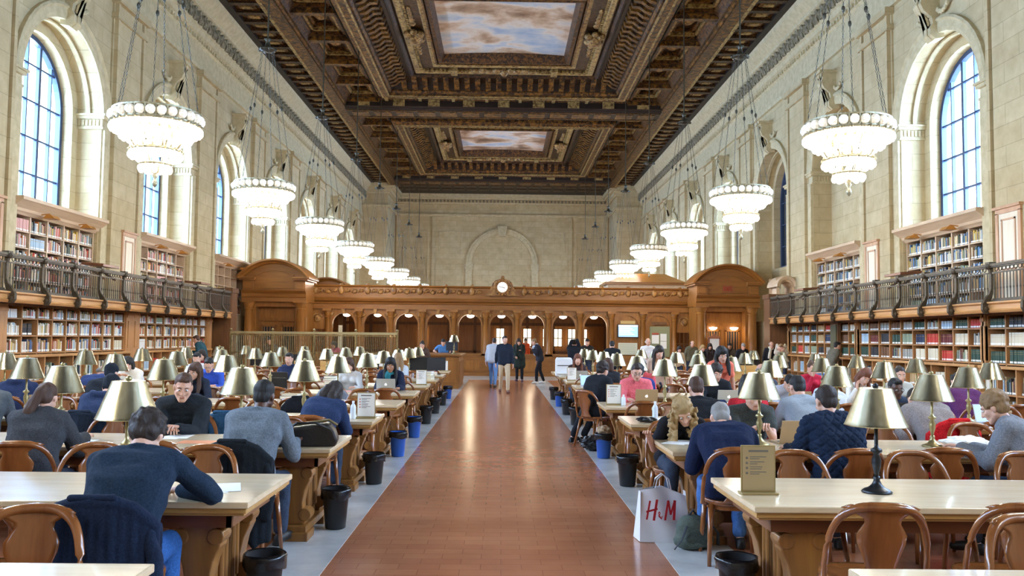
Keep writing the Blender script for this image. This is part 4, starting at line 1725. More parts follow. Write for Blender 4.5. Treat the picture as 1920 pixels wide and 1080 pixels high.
chair = chair_proto()
CH = {}
CHX_ = {(1, 0, 1, 0): 0, (1, 0, 1, 1): 2.42, (-1, 0, 1, 0): 2.12, (-1, 0, 1, 1): 2.9, (1, 1, 0, 0): 1.86, (1, 1, 0, 1): 2.6}
nchair = 0
for s in (-1, 1):
    for n in range(NROW):
        for far in (0, 1):
            for k in range(8):
                x = s * (1.82 + .81 * k) if not far else s * (2.15 + .84 * k)
                y = ROW(n) + (-.74 if not far else .69)
                if (s, n, far, k) in CHX_: x = s * CHX_[(s, n, far, k)]
                if x == 0: continue
                px = 940 + x / y * 1600
                if y < 3.3 or not -70 < px < 1990: continue
                if n > 5 and k > 5: continue
                if far and k > 6: continue
                r1, r2 = random.Random(n * 100 + k * 10 + far + s), 0
                if n == 0: y -= .02
                dy = r1.uniform(-.06, .05)
                ang = r1.uniform(-.18, .18) + (PI if far else 0)
                c = chair if nchair == 0 else copy_tree(chair)
                nchair += 1
                c.location = (x + r1.uniform(-.05, .05), y + dy, 0)
                c.rotation_euler = (0, 0, ang)
                c.name = 'wooden_chair'
                tag(c, 'wooden vase-back chair, %s side of %s table, %s seat, %s' % (('near', 'far')[far], RN[n].replace(' cut off by the frame', '').replace(' before the screen', ''), ORD[k], SIDE[s]),
                    'chair', 'wooden reading room chairs')
                CH[(s, n, far, k)] = c
print('chairs', nchair)

# ------------------------------------------------------------------ waste bins with liners along the aisle
M_BIN = mat('black_bin_plastic', '#1b1c1e', .45)
M_BLUE = mat('blue_bin_plastic', '#2456a8', .4)
M_LINER = mat('black_liner', '#151517', .25, bump=.4, scale=30)


def bin_proto(m):
    c = empty('waste_bin')
    b = MB()
    b.lathe([(.0, .004), (.085, .004), (.09, .01), (.115, .33), (.12, .335), (.12, .345), (.11, .345), (.085, .02), (0, .015)], 22)
    b.build('bin_body', m, c, smooth=True)
    b = MB()
    rows = []
    for rr, z in ((.112, .2), (.117, .34), (.124, .352), (.132, .33), (.13, .285), (.127, .262)):
        rows.append([((rr + .006 * math.sin(5 * a + z * 90) * (z > .2)) * math.cos(a), (rr + .006 * math.sin(5 * a + z * 90) * (z > .2)) * math.sin(a), z + .012 * math.sin(3 * a + 7 * rr) * (z < .3 and z > .2)) for a in [2 * PI * i / 30 for i in range(30)]])
    b.sweep(rows[1:], True, capped=False)
    b.build('liner', M_LINER, c, smooth=True)
    return c


bins = {0: bin_proto(M_BIN), 1: bin_proto(M_BLUE)}
usedb = set()
for s, lst in ((-1, ((1, 0), (2, 0), (3, 0), (4, 1), (5, 1), (6, 0), (7, 0), (8, 0), (9, 1))), (1, ((1, 0), (3, 0), (4, 1), (6, 0), (7, 0), (8, 1), (9, 0)))):
    for n, col in lst:
        if col not in usedb:
            usedb.add(col)
            c = bins[col]
        else:
            c = copy_tree(bins[col])
        c.location = (s * 1.45, ROW(n) + .05, .004)
        c.rotation_euler = (0, 0, n)
        tag(c, '%s lined waste bin at the aisle end of the %s, %s side' % (('black', 'blue')[col], RN[n].replace(' before the screen', ''), SIDE[s]), 'bin', 'waste bins along the aisle')

# ------------------------------------------------------------------ upright notice holders
M_ACR = mat('sign_wood_frame', '#9a8352', .4)
M_SHEET = mat('sign_sheet', '#e9e4da', .6)
M_INK = mat('sign_ink', '#6d6559', .7)
M_RED = mat('sign_red_ink', '#c96a58', .7)


def sign_proto():
    c = empty('table_notice')
    b = MB()
    b.box(-.11, .11, -.05, .05, 0, .012)
    b.box(-.105, .105, -.006, .006, .012, .29)
    b.build('holder', M_ACR, c, bevel=.003)
    b = MB()
    b.box(-.096, .096, -.0085, -.0062, .022, .28)
    b.box(-.06, .06, -.0092, -.0085, .25, .262, 1)
    for i, z in enumerate((.215, .185, .155, .125)):
        b.ball((-.07, -.0088, z), (.008, .002, .008), 8, 5, m=2)
        for j, l in enumerate((.1, .07)):
            b.box(-.052, -.052 + l - .012 * ((i + j) % 3), -.0092, -.0085, z + .004 - .012 * j, z + .009 - .012 * j, 1)
    b.build('sheet', [M_SHEET, M_INK, M_RED], c)
    return c


sg = sign_proto()
sgt = copy_tree(sg)                              # the near right sheet gets its backlit shade as a tan colour
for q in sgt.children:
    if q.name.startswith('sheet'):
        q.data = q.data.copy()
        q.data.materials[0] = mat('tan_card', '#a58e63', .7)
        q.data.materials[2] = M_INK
used_sg = 0
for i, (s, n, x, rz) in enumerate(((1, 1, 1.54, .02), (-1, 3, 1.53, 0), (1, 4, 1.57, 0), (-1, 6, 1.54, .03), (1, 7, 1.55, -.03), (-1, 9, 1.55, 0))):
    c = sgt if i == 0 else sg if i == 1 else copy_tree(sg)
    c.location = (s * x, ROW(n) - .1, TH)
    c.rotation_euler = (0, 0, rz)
    tag(c, ('tan' if i == 0 else 'white') + ' upright bulleted notice on the %s table, %s side' % (RN[n].replace(' before the screen', ''), SIDE[s]), 'sign', 'upright notices on table ends')
# ------------------------------------------------------------------ people
SKIN = {'light': mat('skin_light', '#d8a88c', .5, 0, '#cf9a80', scale=14), 'tan': mat('skin_tan', '#b9835f', .5, 0, '#ab7653', scale=14), 'dark': mat('skin_dark', '#5f3d2b', .45, 0, '#543424', scale=14)}
LIP = {'light': mat('lip_light', '#b8685c', .45), 'tan': mat('lip_tan', '#93564a', .45), 'dark': mat('lip_dark', '#4a2a24', .45)}
M_EYE = mat('eye_dark', '#1c1512', .2)
M_EYEW = mat('eye_white', '#e4dcd2', .3)
HAIRC = {'black': '#17130f', 'dark': '#2a1d14', 'brown': '#4a3020', 'auburn': '#6a3a20', 'blond': '#a98a5a', 'fair': '#8a6a44', 'grey': '#8d8780', 'white': '#c9c3b8'}


def hair_mat(k):
    return mat('hair_' + k, HAIRC[k], .68, 0, HAIRC[k] if k == 'black' else None, scale=60, stretch=(1, 1, .12), bump=.6)


def cloth(col):
    return mat('fabric_' + col.strip('#'), col, .9, 0, '#%02x%02x%02x' % tuple(min(255, int(int(col[i:i + 2], 16) * (1.22 if int(col[3:5], 16) < 130 else 1.06) + 5)) for i in (1, 3, 5)), scale=90, bump=.4, detail=5, spec=.2)


def rcone(b, a, c, ra, rb, n=10):
    a, c = Vector(a), Vector(c)
    L = (c - a).length
    t = (c - a) / L if L > 1e-6 else Vector((0, 0, 1))
    u = Vector((0, 0, 1)) if abs(t.z) < .9 else Vector((1, 0, 0))
    s = t.cross(u).normalized()
    w = s.cross(t)
    rows = []
    for d, r in ((-ra * .98, ra * .18), (-ra * .75, ra * .66), (-ra * .3, ra * .95), (0, ra), (L, rb), (L + rb * .3, rb * .95), (L + rb * .75, rb * .66), (L + rb * .98, rb * .18)):
        p = a + t * d
        rows.append([tuple(p + s * (r * math.cos(2 * PI * i / n)) + w * (r * math.sin(2 * PI * i / n))) for i in range(n)])
    b.sweep(rows, True)


def chain(b, pts, rs, n=10):
    for i in range(len(pts) - 1):
        rcone(b, pts[i], pts[i + 1], rs[i], rs[i + 1], n)


QUEUE = []


def queue(b, name, mats, parent, vox, smooth=4, post=None, extra=None):
    me = b.mesh('tmp', [])
    o = bpy.data.objects.new('tmp', me)
    COL.objects.link(o)
    m = o.modifiers.new('r', 'REMESH')
    m.mode, m.voxel_size = 'VOXEL', vox
    m.use_smooth_shade = True
    if smooth:
        m = o.modifiers.new('s', 'SMOOTH')
        m.iterations, m.factor = smooth, .5
    QUEUE.append((o, name, mats, parent, post, extra))


def flush():
    dg = bpy.context.evaluated_depsgraph_get()
    for o, name, mats, parent, post, extra in QUEUE:
        me = bpy.data.meshes.new_from_object(o.evaluated_get(dg))
        n = len(me.vertices)
        co = np.empty(n * 3)
        me.vertices.foreach_get('co', co)
        co = co.reshape(-1, 3)
        if post:
            no = np.empty(n * 3)
            me.vertex_normals.foreach_get('vector', no)
            co = post(co, no.reshape(-1, 3))
            me.vertices.foreach_set('co', co.ravel())
        if extra is not None and extra.v:
            F = [tuple(p.vertices) for p in me.polygons]
            k = n
            m2 = bpy.data.meshes.new(name)
            m2.from_pydata([tuple(p) for p in co] + extra.v, [], F + [tuple(i + k for i in f) for f in extra.f])
            mi = [0] * len(F) + extra.m
            bpy.data.meshes.remove(me)
            me = m2
            for q in mats: me.materials.append(q)
            me.polygons.foreach_set('material_index', mi)
        else:
            me.materials.clear()
            for q in mats: me.materials.append(q)
        me.polygons.foreach_set('use_smooth', [True] * len(me.polygons))
        me.name = name
        me.update()
        f = bpy.data.objects.new(name, me)
        COL.objects.link(f)
        f.parent = parent
    for q in QUEUE:
        m = q[0].data
        bpy.data.objects.remove(q[0])
        bpy.data.meshes.remove(m)
    QUEUE.clear()


def folds(amp, k=22, seed=0):
    def fn(co, no):
        p = co * k + seed
        w = np.sin(p[:, 0] + 1.7 * np.sin(p[:, 2] * .8) + .7 * p[:, 1]) * .6 + np.sin(1.9 * p[:, 2] + 2.1 * np.sin(p[:, 0] * .7 + p[:, 1])) * .5
        return co + no * (amp * w)[:, None]
    return fn


def quilt(co, no):
    u, v = (co[:, 0] + co[:, 2]) * 42, (co[:, 0] - co[:, 2]) * 42
    w = np.minimum(np.abs(np.sin(u)), np.abs(np.sin(v)))
    return co + no * (.011 * np.minimum(w * 1.6, 1) - .005)[:, None]


def strands(amp, seed=0, curl=0):
    def fn(co, no):
        p = co * 55 + seed
        w = np.sin(2.2 * p[:, 0] + 1.3 * np.sin(p[:, 2] * .35)) * .5 + np.sin(2.0 * p[:, 1] + np.sin(p[:, 2] * .3) * 1.5 + seed) * .5
        if curl:
            w = np.sin(p[:, 0] * 1.1 + 2 * np.sin(p[:, 2] * .9)) * np.sin(p[:, 1] * 1.1 + 1.5 * np.sin(p[:, 0])) + .5 * np.sin(p[:, 2] * 1.6 + p[:, 0])
        return co + no * (amp * w)[:, None]
    return fn


def hand(b, w, d, nrm, side, curl, s=1.0):
    """w wrist, d pointing direction, nrm back-of-hand normal, side +1 right hand"""
    d = Vector(d).normalized()
    nrm = (Vector(nrm) - d * d.dot(Vector(nrm))).normalized()
    lat = d.cross(nrm) * side                   # towards the little finger for a right hand
    w = Vector(w)
    for i in range(4):
        k = w + d * (.088 - .006 * abs(i - 1.2)) * s + lat * (i - 1.5) * .021 * s
        rcone(b, w + d * .012 + lat * (i - 1.5) * .012 * s, k, .016 * s, .0125 * s, 8)
        L = (.07, .078, .072, .056)[i] * s
        p, dirn, r = k, d.copy(), .0095 * s
        for j, f in enumerate((.45, .32, .23)):
            a = curl * (.55 + .25 * j)
            dirn = (dirn * math.cos(a) - nrm * math.sin(a) * 1).normalized()
            q = p + (dirn + lat * (i - 1.5) * .06) * (L * f)
            rcone(b, p, q, r, r * .9, 7)
            p, r = q, r * .9
    p = w + d * .03 * s - lat * .026 * s
    rcone(b, w + d * .015 * s - lat * .012 * s, p, .017 * s, .014 * s, 8)
    q = p + (d * .7 - lat * .62 - nrm * .3).normalized() * .042 * s
    rcone(b, p, q, .0125 * s, .0105 * s, 7)
    rcone(b, q, q + (d * .95 - lat * .15 - nrm * .35).normalized() * .032 * s, .0105 * s, .009 * s, 7)


def ik(S, W, l1, l2, hint):
    S, W = Vector(S), Vector(W)
    v = W - S
    D = min(v.length, l1 + l2 - .005)
    t = v.normalized()
    W = S + t * D
    a = (l1 * l1 - l2 * l2 + D * D) / (2 * D)
    h = math.sqrt(max(0, l1 * l1 - a * a))
    hn = Vector(hint)
    hn = (hn - t * hn.dot(t)).normalized()
    return S + t * a + hn * h, W


def MR(p=0, y=0, r=0):
    R = math.radians
    return Matrix.Rotation(R(y), 3, 'Z') @ Matrix.Rotation(-R(p), 3, 'X') @ Matrix.Rotation(R(r), 3, 'Y')


NP = [0]


def person(x, y, face, label, pose='sit', lean=18, roll=0, twist=0, hp=25, hy=0, hr=0, lw=None, rw=None, s=1.0, f=False, hair='short', hc='dark', skin='light',
           top='#333a45', sleeve='long', garment='sweater', pants='#2c3442', shoes='#1e1c1b', vox=None, z=0.0, skirt=0.0, glasses=False, bulk=0.0, collar=True, post=None,
           lcurl=.5, rcurl=.5, stride=0.0, legs=None, hood=False, scarf=None, strap=None, lpoint=None, rpoint=None, lhint=None, rhint=None, trim=None, curls=False):
    NP[0] += 1
    sd = NP[0] * 1.37
    d = math.hypot(x, y)
    vox = vox or (.009 if d < 8 else .0115 if d < 12 else .014 if d < 20 else .018)
    root = empty('person', (x, y, z), math.radians(face))
    tag(root, label, 'person', 'readers and visitors in the hall')
    V = Vector
    sit = pose == 'sit'
    if sit: root['sits'] = 1
    hz = (.555 if sit else .92 * s)
    H = V((0, -.06 if sit else 0, hz))
    up = V((0, 0, 1))
    seg = .168 * s
    R1, R2, R3 = MR(lean * .45, twist * .3, roll * .5), MR(lean, twist * .7, roll), MR(lean * 1.25 + 4, twist, roll * 1.1)
    P1 = H + R1 @ up * seg
    P2 = P1 + R2 @ up * seg
    P3 = P2 + R3 @ up * seg * 1.02
    RH = MR(hp, hy + twist * .6, hr)
    Rn = MR((lean * 1.1 + hp) * .55 + 4, twist, roll + hr * .4)
    NK = P3 + Rn @ up * .075 * s
    C = NK + RH @ V((0, .022, .085)) * s
    hs = .97 if f else 1.0
    hs *= s ** .5

    def hd(p):
        return C + RH @ (V(p) * hs)
    sw = (.155 if f else .178) * s
    SL = P3 + R3 @ V((-sw, -.005, -.035))
    SR = P3 + R3 @ V((sw, -.005, -.035))
    l1, l2 = .285 * s, .25 * s
    lw = V(lw) if lw is not None else V((-.16, .42, .81)) if sit else V((-.26, .06, .80 * s))
    rw = V(rw) if rw is not None else V((.16, .42, .81)) if sit else V((.26, .06, .80 * s))
    EL, lw = ik(SL, lw, l1, l2, lhint or ((-.42, -.3, -1) if sit else (-.4, -1, -.2)))
    ER, rw = ik(SR, rw, l1, l2, rhint or ((.42, -.3, -1) if sit else (.4, -1, -.2)))
    hw = (.092 if f else .088) * s
    HL, HR = H + V((-hw, 0, -.02)), H + V((hw, 0, -.02))
    if sit:
        kz = .52
        legs = legs or ((-.13, .36, kz), (-.14, .33, .1), (.13, .36, kz), (.14, .3, .1))
    else:
        legs = legs or ((-.1, .04 + stride * .22, .5 * s), (-.1, stride * .3, .09), (.1, .03 - stride * .1, .5 * s), (.1, -stride * .34, .1))
    KL, AL, KR, AR = [V(q) for q in legs]
    tl = lambda A, sg: A + V((sg * .03, .15, -.05))
    sk = .84
    # continuous body
    b = MB()
    hull = [(H + V((0, 0, .0)), .085, .108), (P1, .06 if f else .07, .098), (P2, .075 if f else .085, .105), (P3 + R3 @ V((0, -.01, -.07)), .105 if f else .125, .08)]

    def torso(b, k, e=0.0, lo=0):
        Rs = [MR(), R1, R2, R3]
        prev = None
        for i, (p, w, r) in enumerate(hull):
            if i < lo: continue
            a, c = p + Rs[i] @ V((-w * s, 0, 0)), p + Rs[i] @ V((w * s, 0, 0))
            rr = r * s * k + e
            rcone(b, a, c, rr, rr, 12)
            if prev:
                rcone(b, prev[0], a, prev[2], rr, 12)
                rcone(b, prev[1], c, prev[2], rr, 12)
                rcone(b, (prev[0] + prev[1]) / 2, (a + c) / 2, prev[2], rr, 12)
            prev = (a, c, rr)
        if f:
            for q in (-1, 1):
                b.ball(P2 + R2 @ V((q * .07, .085, .06)) * s, (.062 * k + e * .5, .06 * k + e * .5, .06 * k + e * .5), 10, 7)
    torso(b, sk)
    arm_k = 1.0 if sleeve != 'long' else .8
    for S_, E_, W_ in ((SL, EL, lw), (SR, ER, rw)):
        chain(b, [P3 + (S_ - P3) * .35, S_, E_, W_], [.06 * s, .05 * s, .04 * s * (.9 if f else 1), .026 * s])
        rcone(b, S_, S_ + (E_ - S_) * .5, .052 * s * arm_k, .048 * s * arm_k)
    for h_, k_, a_, sg in ((HL, KL, AL, -1), (HR, KR, AR, 1)):
        chain(b, [h_, k_, a_], [.075 * s, .052 * s, .036 * s])
        rcone(b, k_ + (a_ - k_) * .3, a_, .05 * s, .034 * s)
        rcone(b, a_ + V((0, -.03, -.04)), tl(a_, sg), .035, .03)
    rcone(b, P3 + R3 @ V((0, -.012, -.03)), hd((0, -.02, -.05)), .056 * s * (.88 if f else 1), .05 * s * (.88 if f else 1), 12)

    def hball(b, c, r):
        M = Matrix.Translation(C) @ RH.to_4x4() @ Matrix.Translation(V(c) * hs)
        b.ball((0, 0, 0), tuple(q * hs for q in r), 14, 10, M=M)
    hball(b, (0, -.012, .032), (.075, .096, .086))
    hball(b, (0, .022, -.03), (.061, .07, .084))
    rcone(b, hd((-.05, .005, -.05)), hd((-.012, .07, -.096)), .026 * hs, .024 * hs)
    rcone(b, hd((.05, .005, -.05)), hd((.012, .07, -.096)), .026 * hs, .024 * hs)
    rcone(b, hd((0, .09, .02)), hd((0, .113, -.028)), .010, .0145, 8)
    for q in (-1, 1):
        rcone(b, hd((q * .008, .1, -.032)), hd((q * .017, .094, -.032)), .009, .008, 6)
        rcone(b, hd((q * .012, .08, .034)), hd((q * .045, .066, .03)), .013, .012, 8)
        hball(b, (q * .036, .064, -.022), (.026, .024, .024))
        hball(b, (q * .076, -.008, -.004), (.011, .021, .033))
    rcone(b, hd((-.018, .086, -.062)), hd((.018, .086, -.062)), .0095, .0095, 8)
    ex = MB()
    for W_, E_, sg, cu, pt in ((lw, EL, -1, lcurl, lpoint), (rw, ER, 1, rcurl, rpoint)):
        dd = V(pt) if pt else (W_ - E_).normalized()
        if sit and not pt: dd = (dd + V((0, .5, -.1))).normalized()
        hand(ex, W_, dd, (0, 0, 1) if abs(dd.z) < .8 else (sg, .2, 0), sg, cu, .95 * s * (.92 if f else 1))
    for q in (-1, 1):                            # mouth line
        rcone(ex, hd((0, .0955, -.0615)), hd((q * .02, .0905, -.0615)), .0042, .003, 6)
    k0 = len(ex.f) - 2 * 9
    ex.m = [0] * len(ex.f)
    nl = 2 * (7 * 6 + 2)
    for i in range(len(ex.f) - nl, len(ex.f)): ex.m[i] = 1
    queue(b, 'body', [SKIN[skin], LIP[skin]], root, vox, 3, None, ex)
    if d < 22:
        for q in (-1, 1):
            b = MB()
            hball(b, (q * .031, .0815, .008), (.0125, .011, .0095))
            n0 = len(b.f)
            hball(b, (q * .031, .0895, .007), (.0062, .0045, .0062))
            b.m = [0] * n0 + [1] * (len(b.f) - n0)
            b.build('eye', [M_EYEW, M_EYE], root, smooth=True)
    # hair
    hm = hair_mat(hc)
    if hair != 'bald':
        b = MB()
        g = .012 if hair in ('curly', 'bob', 'long') else 0
        hball(b, (0, -.026, .046 + g * .3), (.081 + g, .098 + g, .087 + g))
        hball(b, (0, -.052, -.005), (.07 + g, .056 + g, .074))
        if hair in ('short', 'side'):
            hball(b, (.0, .048, .1), (.052, .04, .026))
        if hair == 'fringe':
            hball(b, (.0, .058, .07), (.058, .034, .042))
        dn = V((0, 0, -1))
        bk = -(RH @ V((0, 1, 0)))
        if hair in ('long', 'ponytail', 'bob'):
            hball(b, (0, .03, .098), (.062, .05, .03))
        if hair == 'long':
            for q in (-1, 1):
                p0 = hd((q * .076, -.005, .03))
                p1 = hd((q * .088, .0, -.07))
                p2 = p1 + dn * .13 * s + R3 @ V((q * .012, .03, 0))
                p3 = p2 + dn * .1 * s + R3 @ V((0, .05, 0))
                chain(b, [p0, p1, p2, p3], [.026, .032, .034, .018])
                p0 = hd((q * .045, -.085, .0))
                p1 = hd((q * .05, -.1, -.1))
                p2 = p1 + dn * .16 * s + bk * .03
                p3 = p2 + dn * .1 * s + bk * .02
                chain(b, [p0, p1, p2, p3], [.05, .052, .05, .022])
        if curls:
            r_ = random.Random(NP[0])
            for i in range(240):
                q, u = r_.choice((-1, 1)), r_.random()
                if u < .4:
                    p = hd((r_.uniform(-.085, .085), r_.uniform(-.12, .04), r_.uniform(.02, .13)))
                else:
                    p = hd((q * .085, -.02, .02)) + dn * (u - .4) * .5 + V((q * r_.uniform(-.02, .05), r_.uniform(-.06, .06), 0))
                b.ball(p, r_.uniform(.012, .021), 7, 5)
        if hair == 'bob':
            for q in (-1, 1):
                chain(b, [hd((q * .076, -.015, .03)), hd((q * .082, -.015, -.09))], [.026, .03])
                chain(b, [hd((q * .04, -.085, .0)), hd((q * .04, -.08, -.1))], [.05, .045])
        if hair == 'ponytail':
            p0 = hd((0, -.11, .05))
            b.ball(p0, .032)
            p1 = p0 + bk * .06 + dn * .05
            p2 = p1 + dn * .17 + R3 @ V((-.06, -.05, 0))
            p3 = p2 + dn * .16 + R3 @ V((-.05, -.02, 0))
            p4 = p3 + dn * .1 + R3 @ V((-.03, .0, 0))
            chain(b, [p0, p1, p2, p3, p4], [.028, .04, .046, .042, .016])
        if hair == 'bun':
            b.ball(hd((0, -.1, .09)), .042)
        if hair == 'curly':
            r_ = random.Random(NP[0])
            for i in range(170):
                a, e = r_.uniform(0, 2 * PI), r_.uniform(-.35, 1.5)
                v = V((.088 * math.cos(e) * math.cos(a), .104 * math.cos(e) * math.sin(a), .095 * math.sin(e)))
                if v.y > .05 and v.z < .03: continue
                b.ball(hd(v + V((0, -.026, .046))), r_.uniform(.011, .018), 7, 5)
        if hair == 'beanie':
            hball(b, (0, -.02, .06), (.088, .106, .088))
        queue(b, 'hair' if hair != 'beanie' else 'knit_hat', [hm if hair != 'beanie' else cloth('#1c2028')], root, min(vox, .01) if d < 20 else .014, 2 if hair != 'curly' else 1,
              strands(.0035 if hair != 'curly' else .004, sd, hair == 'curly'))
    elif hc != 'none':                           # fringe of hair round a bald crown
        b = MB()
        for q in (-1, 1):
            chain(b, [hd((q * .074, .02, .02)), hd((q * .07, -.06, .01)), hd((0, -.1, -.01))], [.018, .03, .036])
        queue(b, 'hair', [hm], root, .012, 2, strands(.003, sd))
    if d < 16 and hair != 'none':
        b = MB()
        for q in (-1, 1):
            b.tube([hd((q * .014, .092, .029)), hd((q * .032, .089, .034)), hd((q * .048, .077, .029))], [.0038, .0042, .002], 6)
        b.build('eyebrows', hm, root, smooth=True)
    if glasses:
        b = MB()
        for q in (-1, 1):
            b.tube([hd((q * .032 + .022 * math.cos(2 * PI * i / 14), .104 - .006 * abs(math.cos(2 * PI * i / 14)), .006 + .017 * math.sin(2 * PI * i / 14))) for i in range(14)], .0026, 5, closed=True)
            b.tube([hd((q * .054, .098, .01)), hd((q * .076, .04, .012)), hd((q * .078, -.01, .008))], .002, 5)
        b.tube([hd((-.01, .107, .01)), hd((0, .11, .013)), hd((.01, .107, .01))], .002, 5)
        b.build('glasses', mat('black_frames', '#14120f', .3), root)
    # garment on the trunk
    b = MB()
    e = .014 + bulk
    torso(b, 1.0, e - .004)
    if skirt:
        for q in (-1, 1):
            rcone(b, H + V((q * .1, -.02, .0)), H + V((q * .12, -.03 if sit else .01, -skirt)), .12 * s, .12 * s)
        rcone(b, H, H + V((0, -.04 if sit else 0, -skirt)), .13 * s, .14 * s)
    for S_, E_, W_ in ((SL, EL, lw), (SR, ER, rw)):
        if sleeve == 'none': continue
        rcone(b, P3 + (S_ - P3) * .3, S_, .072 * s + bulk, .06 * s + bulk, 12)
        if sleeve == 'long':
            chain(b, [S_, E_, W_ - (W_ - E_).normalized() * .02], [.06 * s + bulk, .05 * s + bulk * .9, .037 * s + bulk * .6], 12)
        else:
            rcone(b, S_, S_ + (E_ - S_) * .58, .062 * s, .06 * s, 12)
    if collar:
        nb = P3 + R3 @ V((0, -.005, .02))
        pts = [nb + Rn @ V((.06 * math.cos(2 * PI * i / 12), .06 * math.sin(2 * PI * i / 12), .012 * math.sin(2 * PI * i / 12) * -1)) * s for i in range(12)]
        for i in range(12): rcone(b, pts[i], pts[(i + 1) % 12], .019, .019, 7)
    if hood:
        hb = P3 + R3 @ V((0, -.07, -.01))
        for i in range(9):
            a = PI * i / 8 + PI
            p = hb + R3 @ V((.1 * math.cos(a), .07 * math.sin(a) * .7, .02 - .05 * abs(math.sin(a))))
            b.ball(p, .045, 8, 6)
    queue(b, garment, [cloth(top)], root, vox, 4, post or folds(.0065, 20, sd))
    if trim:                                    # contrasting lower band of the garment
        b = MB()
        torso_h = [(H, .085, .108), (P1, .07, .098)]
        for (p, w, r) in torso_h:
            rcone(b, p + V((-w, 0, 0)), p + V((w, 0, 0)), r + e + .003, r + e + .003, 12)
        for q in (-1, 1):
            rcone(b, H + V((q * .085, 0, 0)), P1 + R1 @ V((q * .07, 0, .03)), .108 + e + .003, .098 + e + .003, 12)
        queue(b, 'hem_band', [cloth(trim)], root, vox, 4, folds(.004, 20, sd))
    if scarf:
        b = MB()
        nb = P3 + R3 @ V((0, 0, .03))
        pts = [nb + Rn @ V((.075 * math.cos(2 * PI * i / 14), .075 * math.sin(2 * PI * i / 14), .015 * math.sin(4 * PI * i / 14))) for i in range(14)]
        for i in range(14): rcone(b, pts[i], pts[(i + 1) % 14], .034, .034, 8)
        rcone(b, nb + R3 @ V((.04, .1, -.02)), P1 + V((.06, .15, 0)), .05, .06)
        queue(b, 'scarf', [cloth(scarf)], root, .013, 3, folds(.005, 30, sd))
    # trousers and shoes
    b = MB()
    rcone(b, H + V((-.07, 0, 0)) * s, H + V((.07, 0, 0)) * s, .118 * s, .118 * s, 12)
    for h_, k_, a_ in ((HL, KL, AL), (HR, KR, AR)):
        chain(b, [h_, k_, k_ + (a_ - k_) * .92], [.098 * s, .068 * s, .056 * s], 12)
    queue(b, 'trousers', [cloth(pants)], root, max(vox, .012), 4, folds(.004, 26, sd))
    for a_, sg in ((AL, -1), (AR, 1)):
        b = MB()
        A = a_ + V((0, -.035, -.045))
        T = tl(a_, sg)
        chain(b, [A, (A + T) / 2 + V((0, 0, .012)), T], [.042, .043, .038], 10)
        b.box(A.x - .035, A.x + .035, A.y - .04, A.y + .03, a_.z - .095, a_.z - .06)
        queue(b, 'shoe', [mat('shoe_' + shoes.strip('#'), shoes, .5)], root, .012, 2)
    return root


def X(px, d):
    return (px - 940) / 1600 * d


near = lambda n: ROW(n) - .84                   # seat of a reader with the back to the camera
far_ = lambda n: ROW(n) + .84                   # seat of a reader facing the camera
# ---- left of the aisle
person(-1.96, near(1) + .04, 4, 'person in a navy knit sweater hunched over the front left table, dark curly hair', lean=31, hp=46, hair='curly', hc='dark', top='#1b2735', s=1.06,
       rw=(.16, .45, .8), lw=(-.08, .5, .82), rhint=(1, .0, -.5), pants='#2a4f80', vox=.008, bulk=.006)
person(-3.62, near(2), 8, 'person with a long brown ponytail and charcoal jacket, second full row left', f=True, lean=20, hp=30, hair='ponytail', hc='brown', top='#37383b', garment='jacket', bulk=.02, skirt=.12, lw=(-.1, .42, .83), rw=(.24, .42, .83), vox=.009)
person(-3.05, far_(2) - .05, 187, 'person in an open black jacket with clasped hands facing the camera, gaze lowered', lean=24, hp=20, hr=-4, hy=12, hair='short', hc='brown', top='#22262a', garment='jacket', bulk=.016, s=1.05,
       lw=(-.03, .46, .84), rw=(.03, .46, .82), lcurl=.9, rcurl=.9, vox=.008)
person(-1.95, near(2), -6, 'person in a grey sweater with navy lower band seen from behind, short black hair', lean=24, hp=24, hair='short', hc='black', skin='dark', top='#5d646a', trim='#27303a', s=1.06, bulk=.008, vox=.008, rw=(.22, .4, .82), collar=True)
person(-4.2, near(3), 0, 'person in a dark knit hat and navy jumper seen from behind, third full row', lean=28, hp=40, hair='beanie', hc='black', top='#25304a', garment='jumper', bulk=.02, hood=True)
person(-1.93, near(3), -4, 'person with long dark brown hair and navy coat bent over books, third full row', f=True, lean=36, hp=44, hr=14, hair='long', hc='dark', top='#232f4a', garment='coat', bulk=.018, roll=6)
person(-5.4, near(3), 10, 'person in a patterned grey jacket cut by the left frame edge', lean=22, hp=25, hair='short', hc='dark', top='#4a4f52', garment='jacket', bulk=.015)
person(-1.95, far_(5) - .1, 184, 'person with wavy black hair and dark coat behind a silver laptop near the aisle', f=True, lean=10, hp=26, hair='long', hc='black', skin='tan', top='#1c2133', garment='coat', bulk=.018, scarf='#2f6f72')
person(-2.16, near(7), 20, 'person with fair hair in a pale grey top seen from behind', f=True, lean=10, hp=10, hair='long', hc='fair', top='#b9bcbc', garment='top')
person(-4.3, far_(6), 178, 'person in a navy jacket and pink shirt facing the camera, sixth full row', lean=8, hp=12, hair='short', hc='black', top='#27304d', garment='jacket')
person(-2.66, far_(5), 175, 'person in a pale top half hidden behind a lamp, fifth full row', lean=18, hp=22, f=True, hair='bob', hc='brown', top='#c9c6c0', garment='top')
person(-6.5, far_(5), 178, 'person in a white pullover holding a phone, dark hair, near the left shelves', f=True, lean=22, hp=26, hair='bob', hc='black', top='#e2ddd2', garment='pullover', lw=(-.08, .36, .95), rw=(.08, .36, .95), bulk=.02)
person(-6.42, near(5), 0, 'bald person in a navy quilted coat bent forward, fifth full row', lean=38, hp=45, hair='bald', hc='grey', top='#27345a', garment='coat', bulk=.03)
person(-5.2, near(4), 0, 'person in a black knit hat and dark coat, fourth full row left', lean=24, hp=24, hair='beanie', hc='black', top='#191c22', garment='coat', bulk=.03)
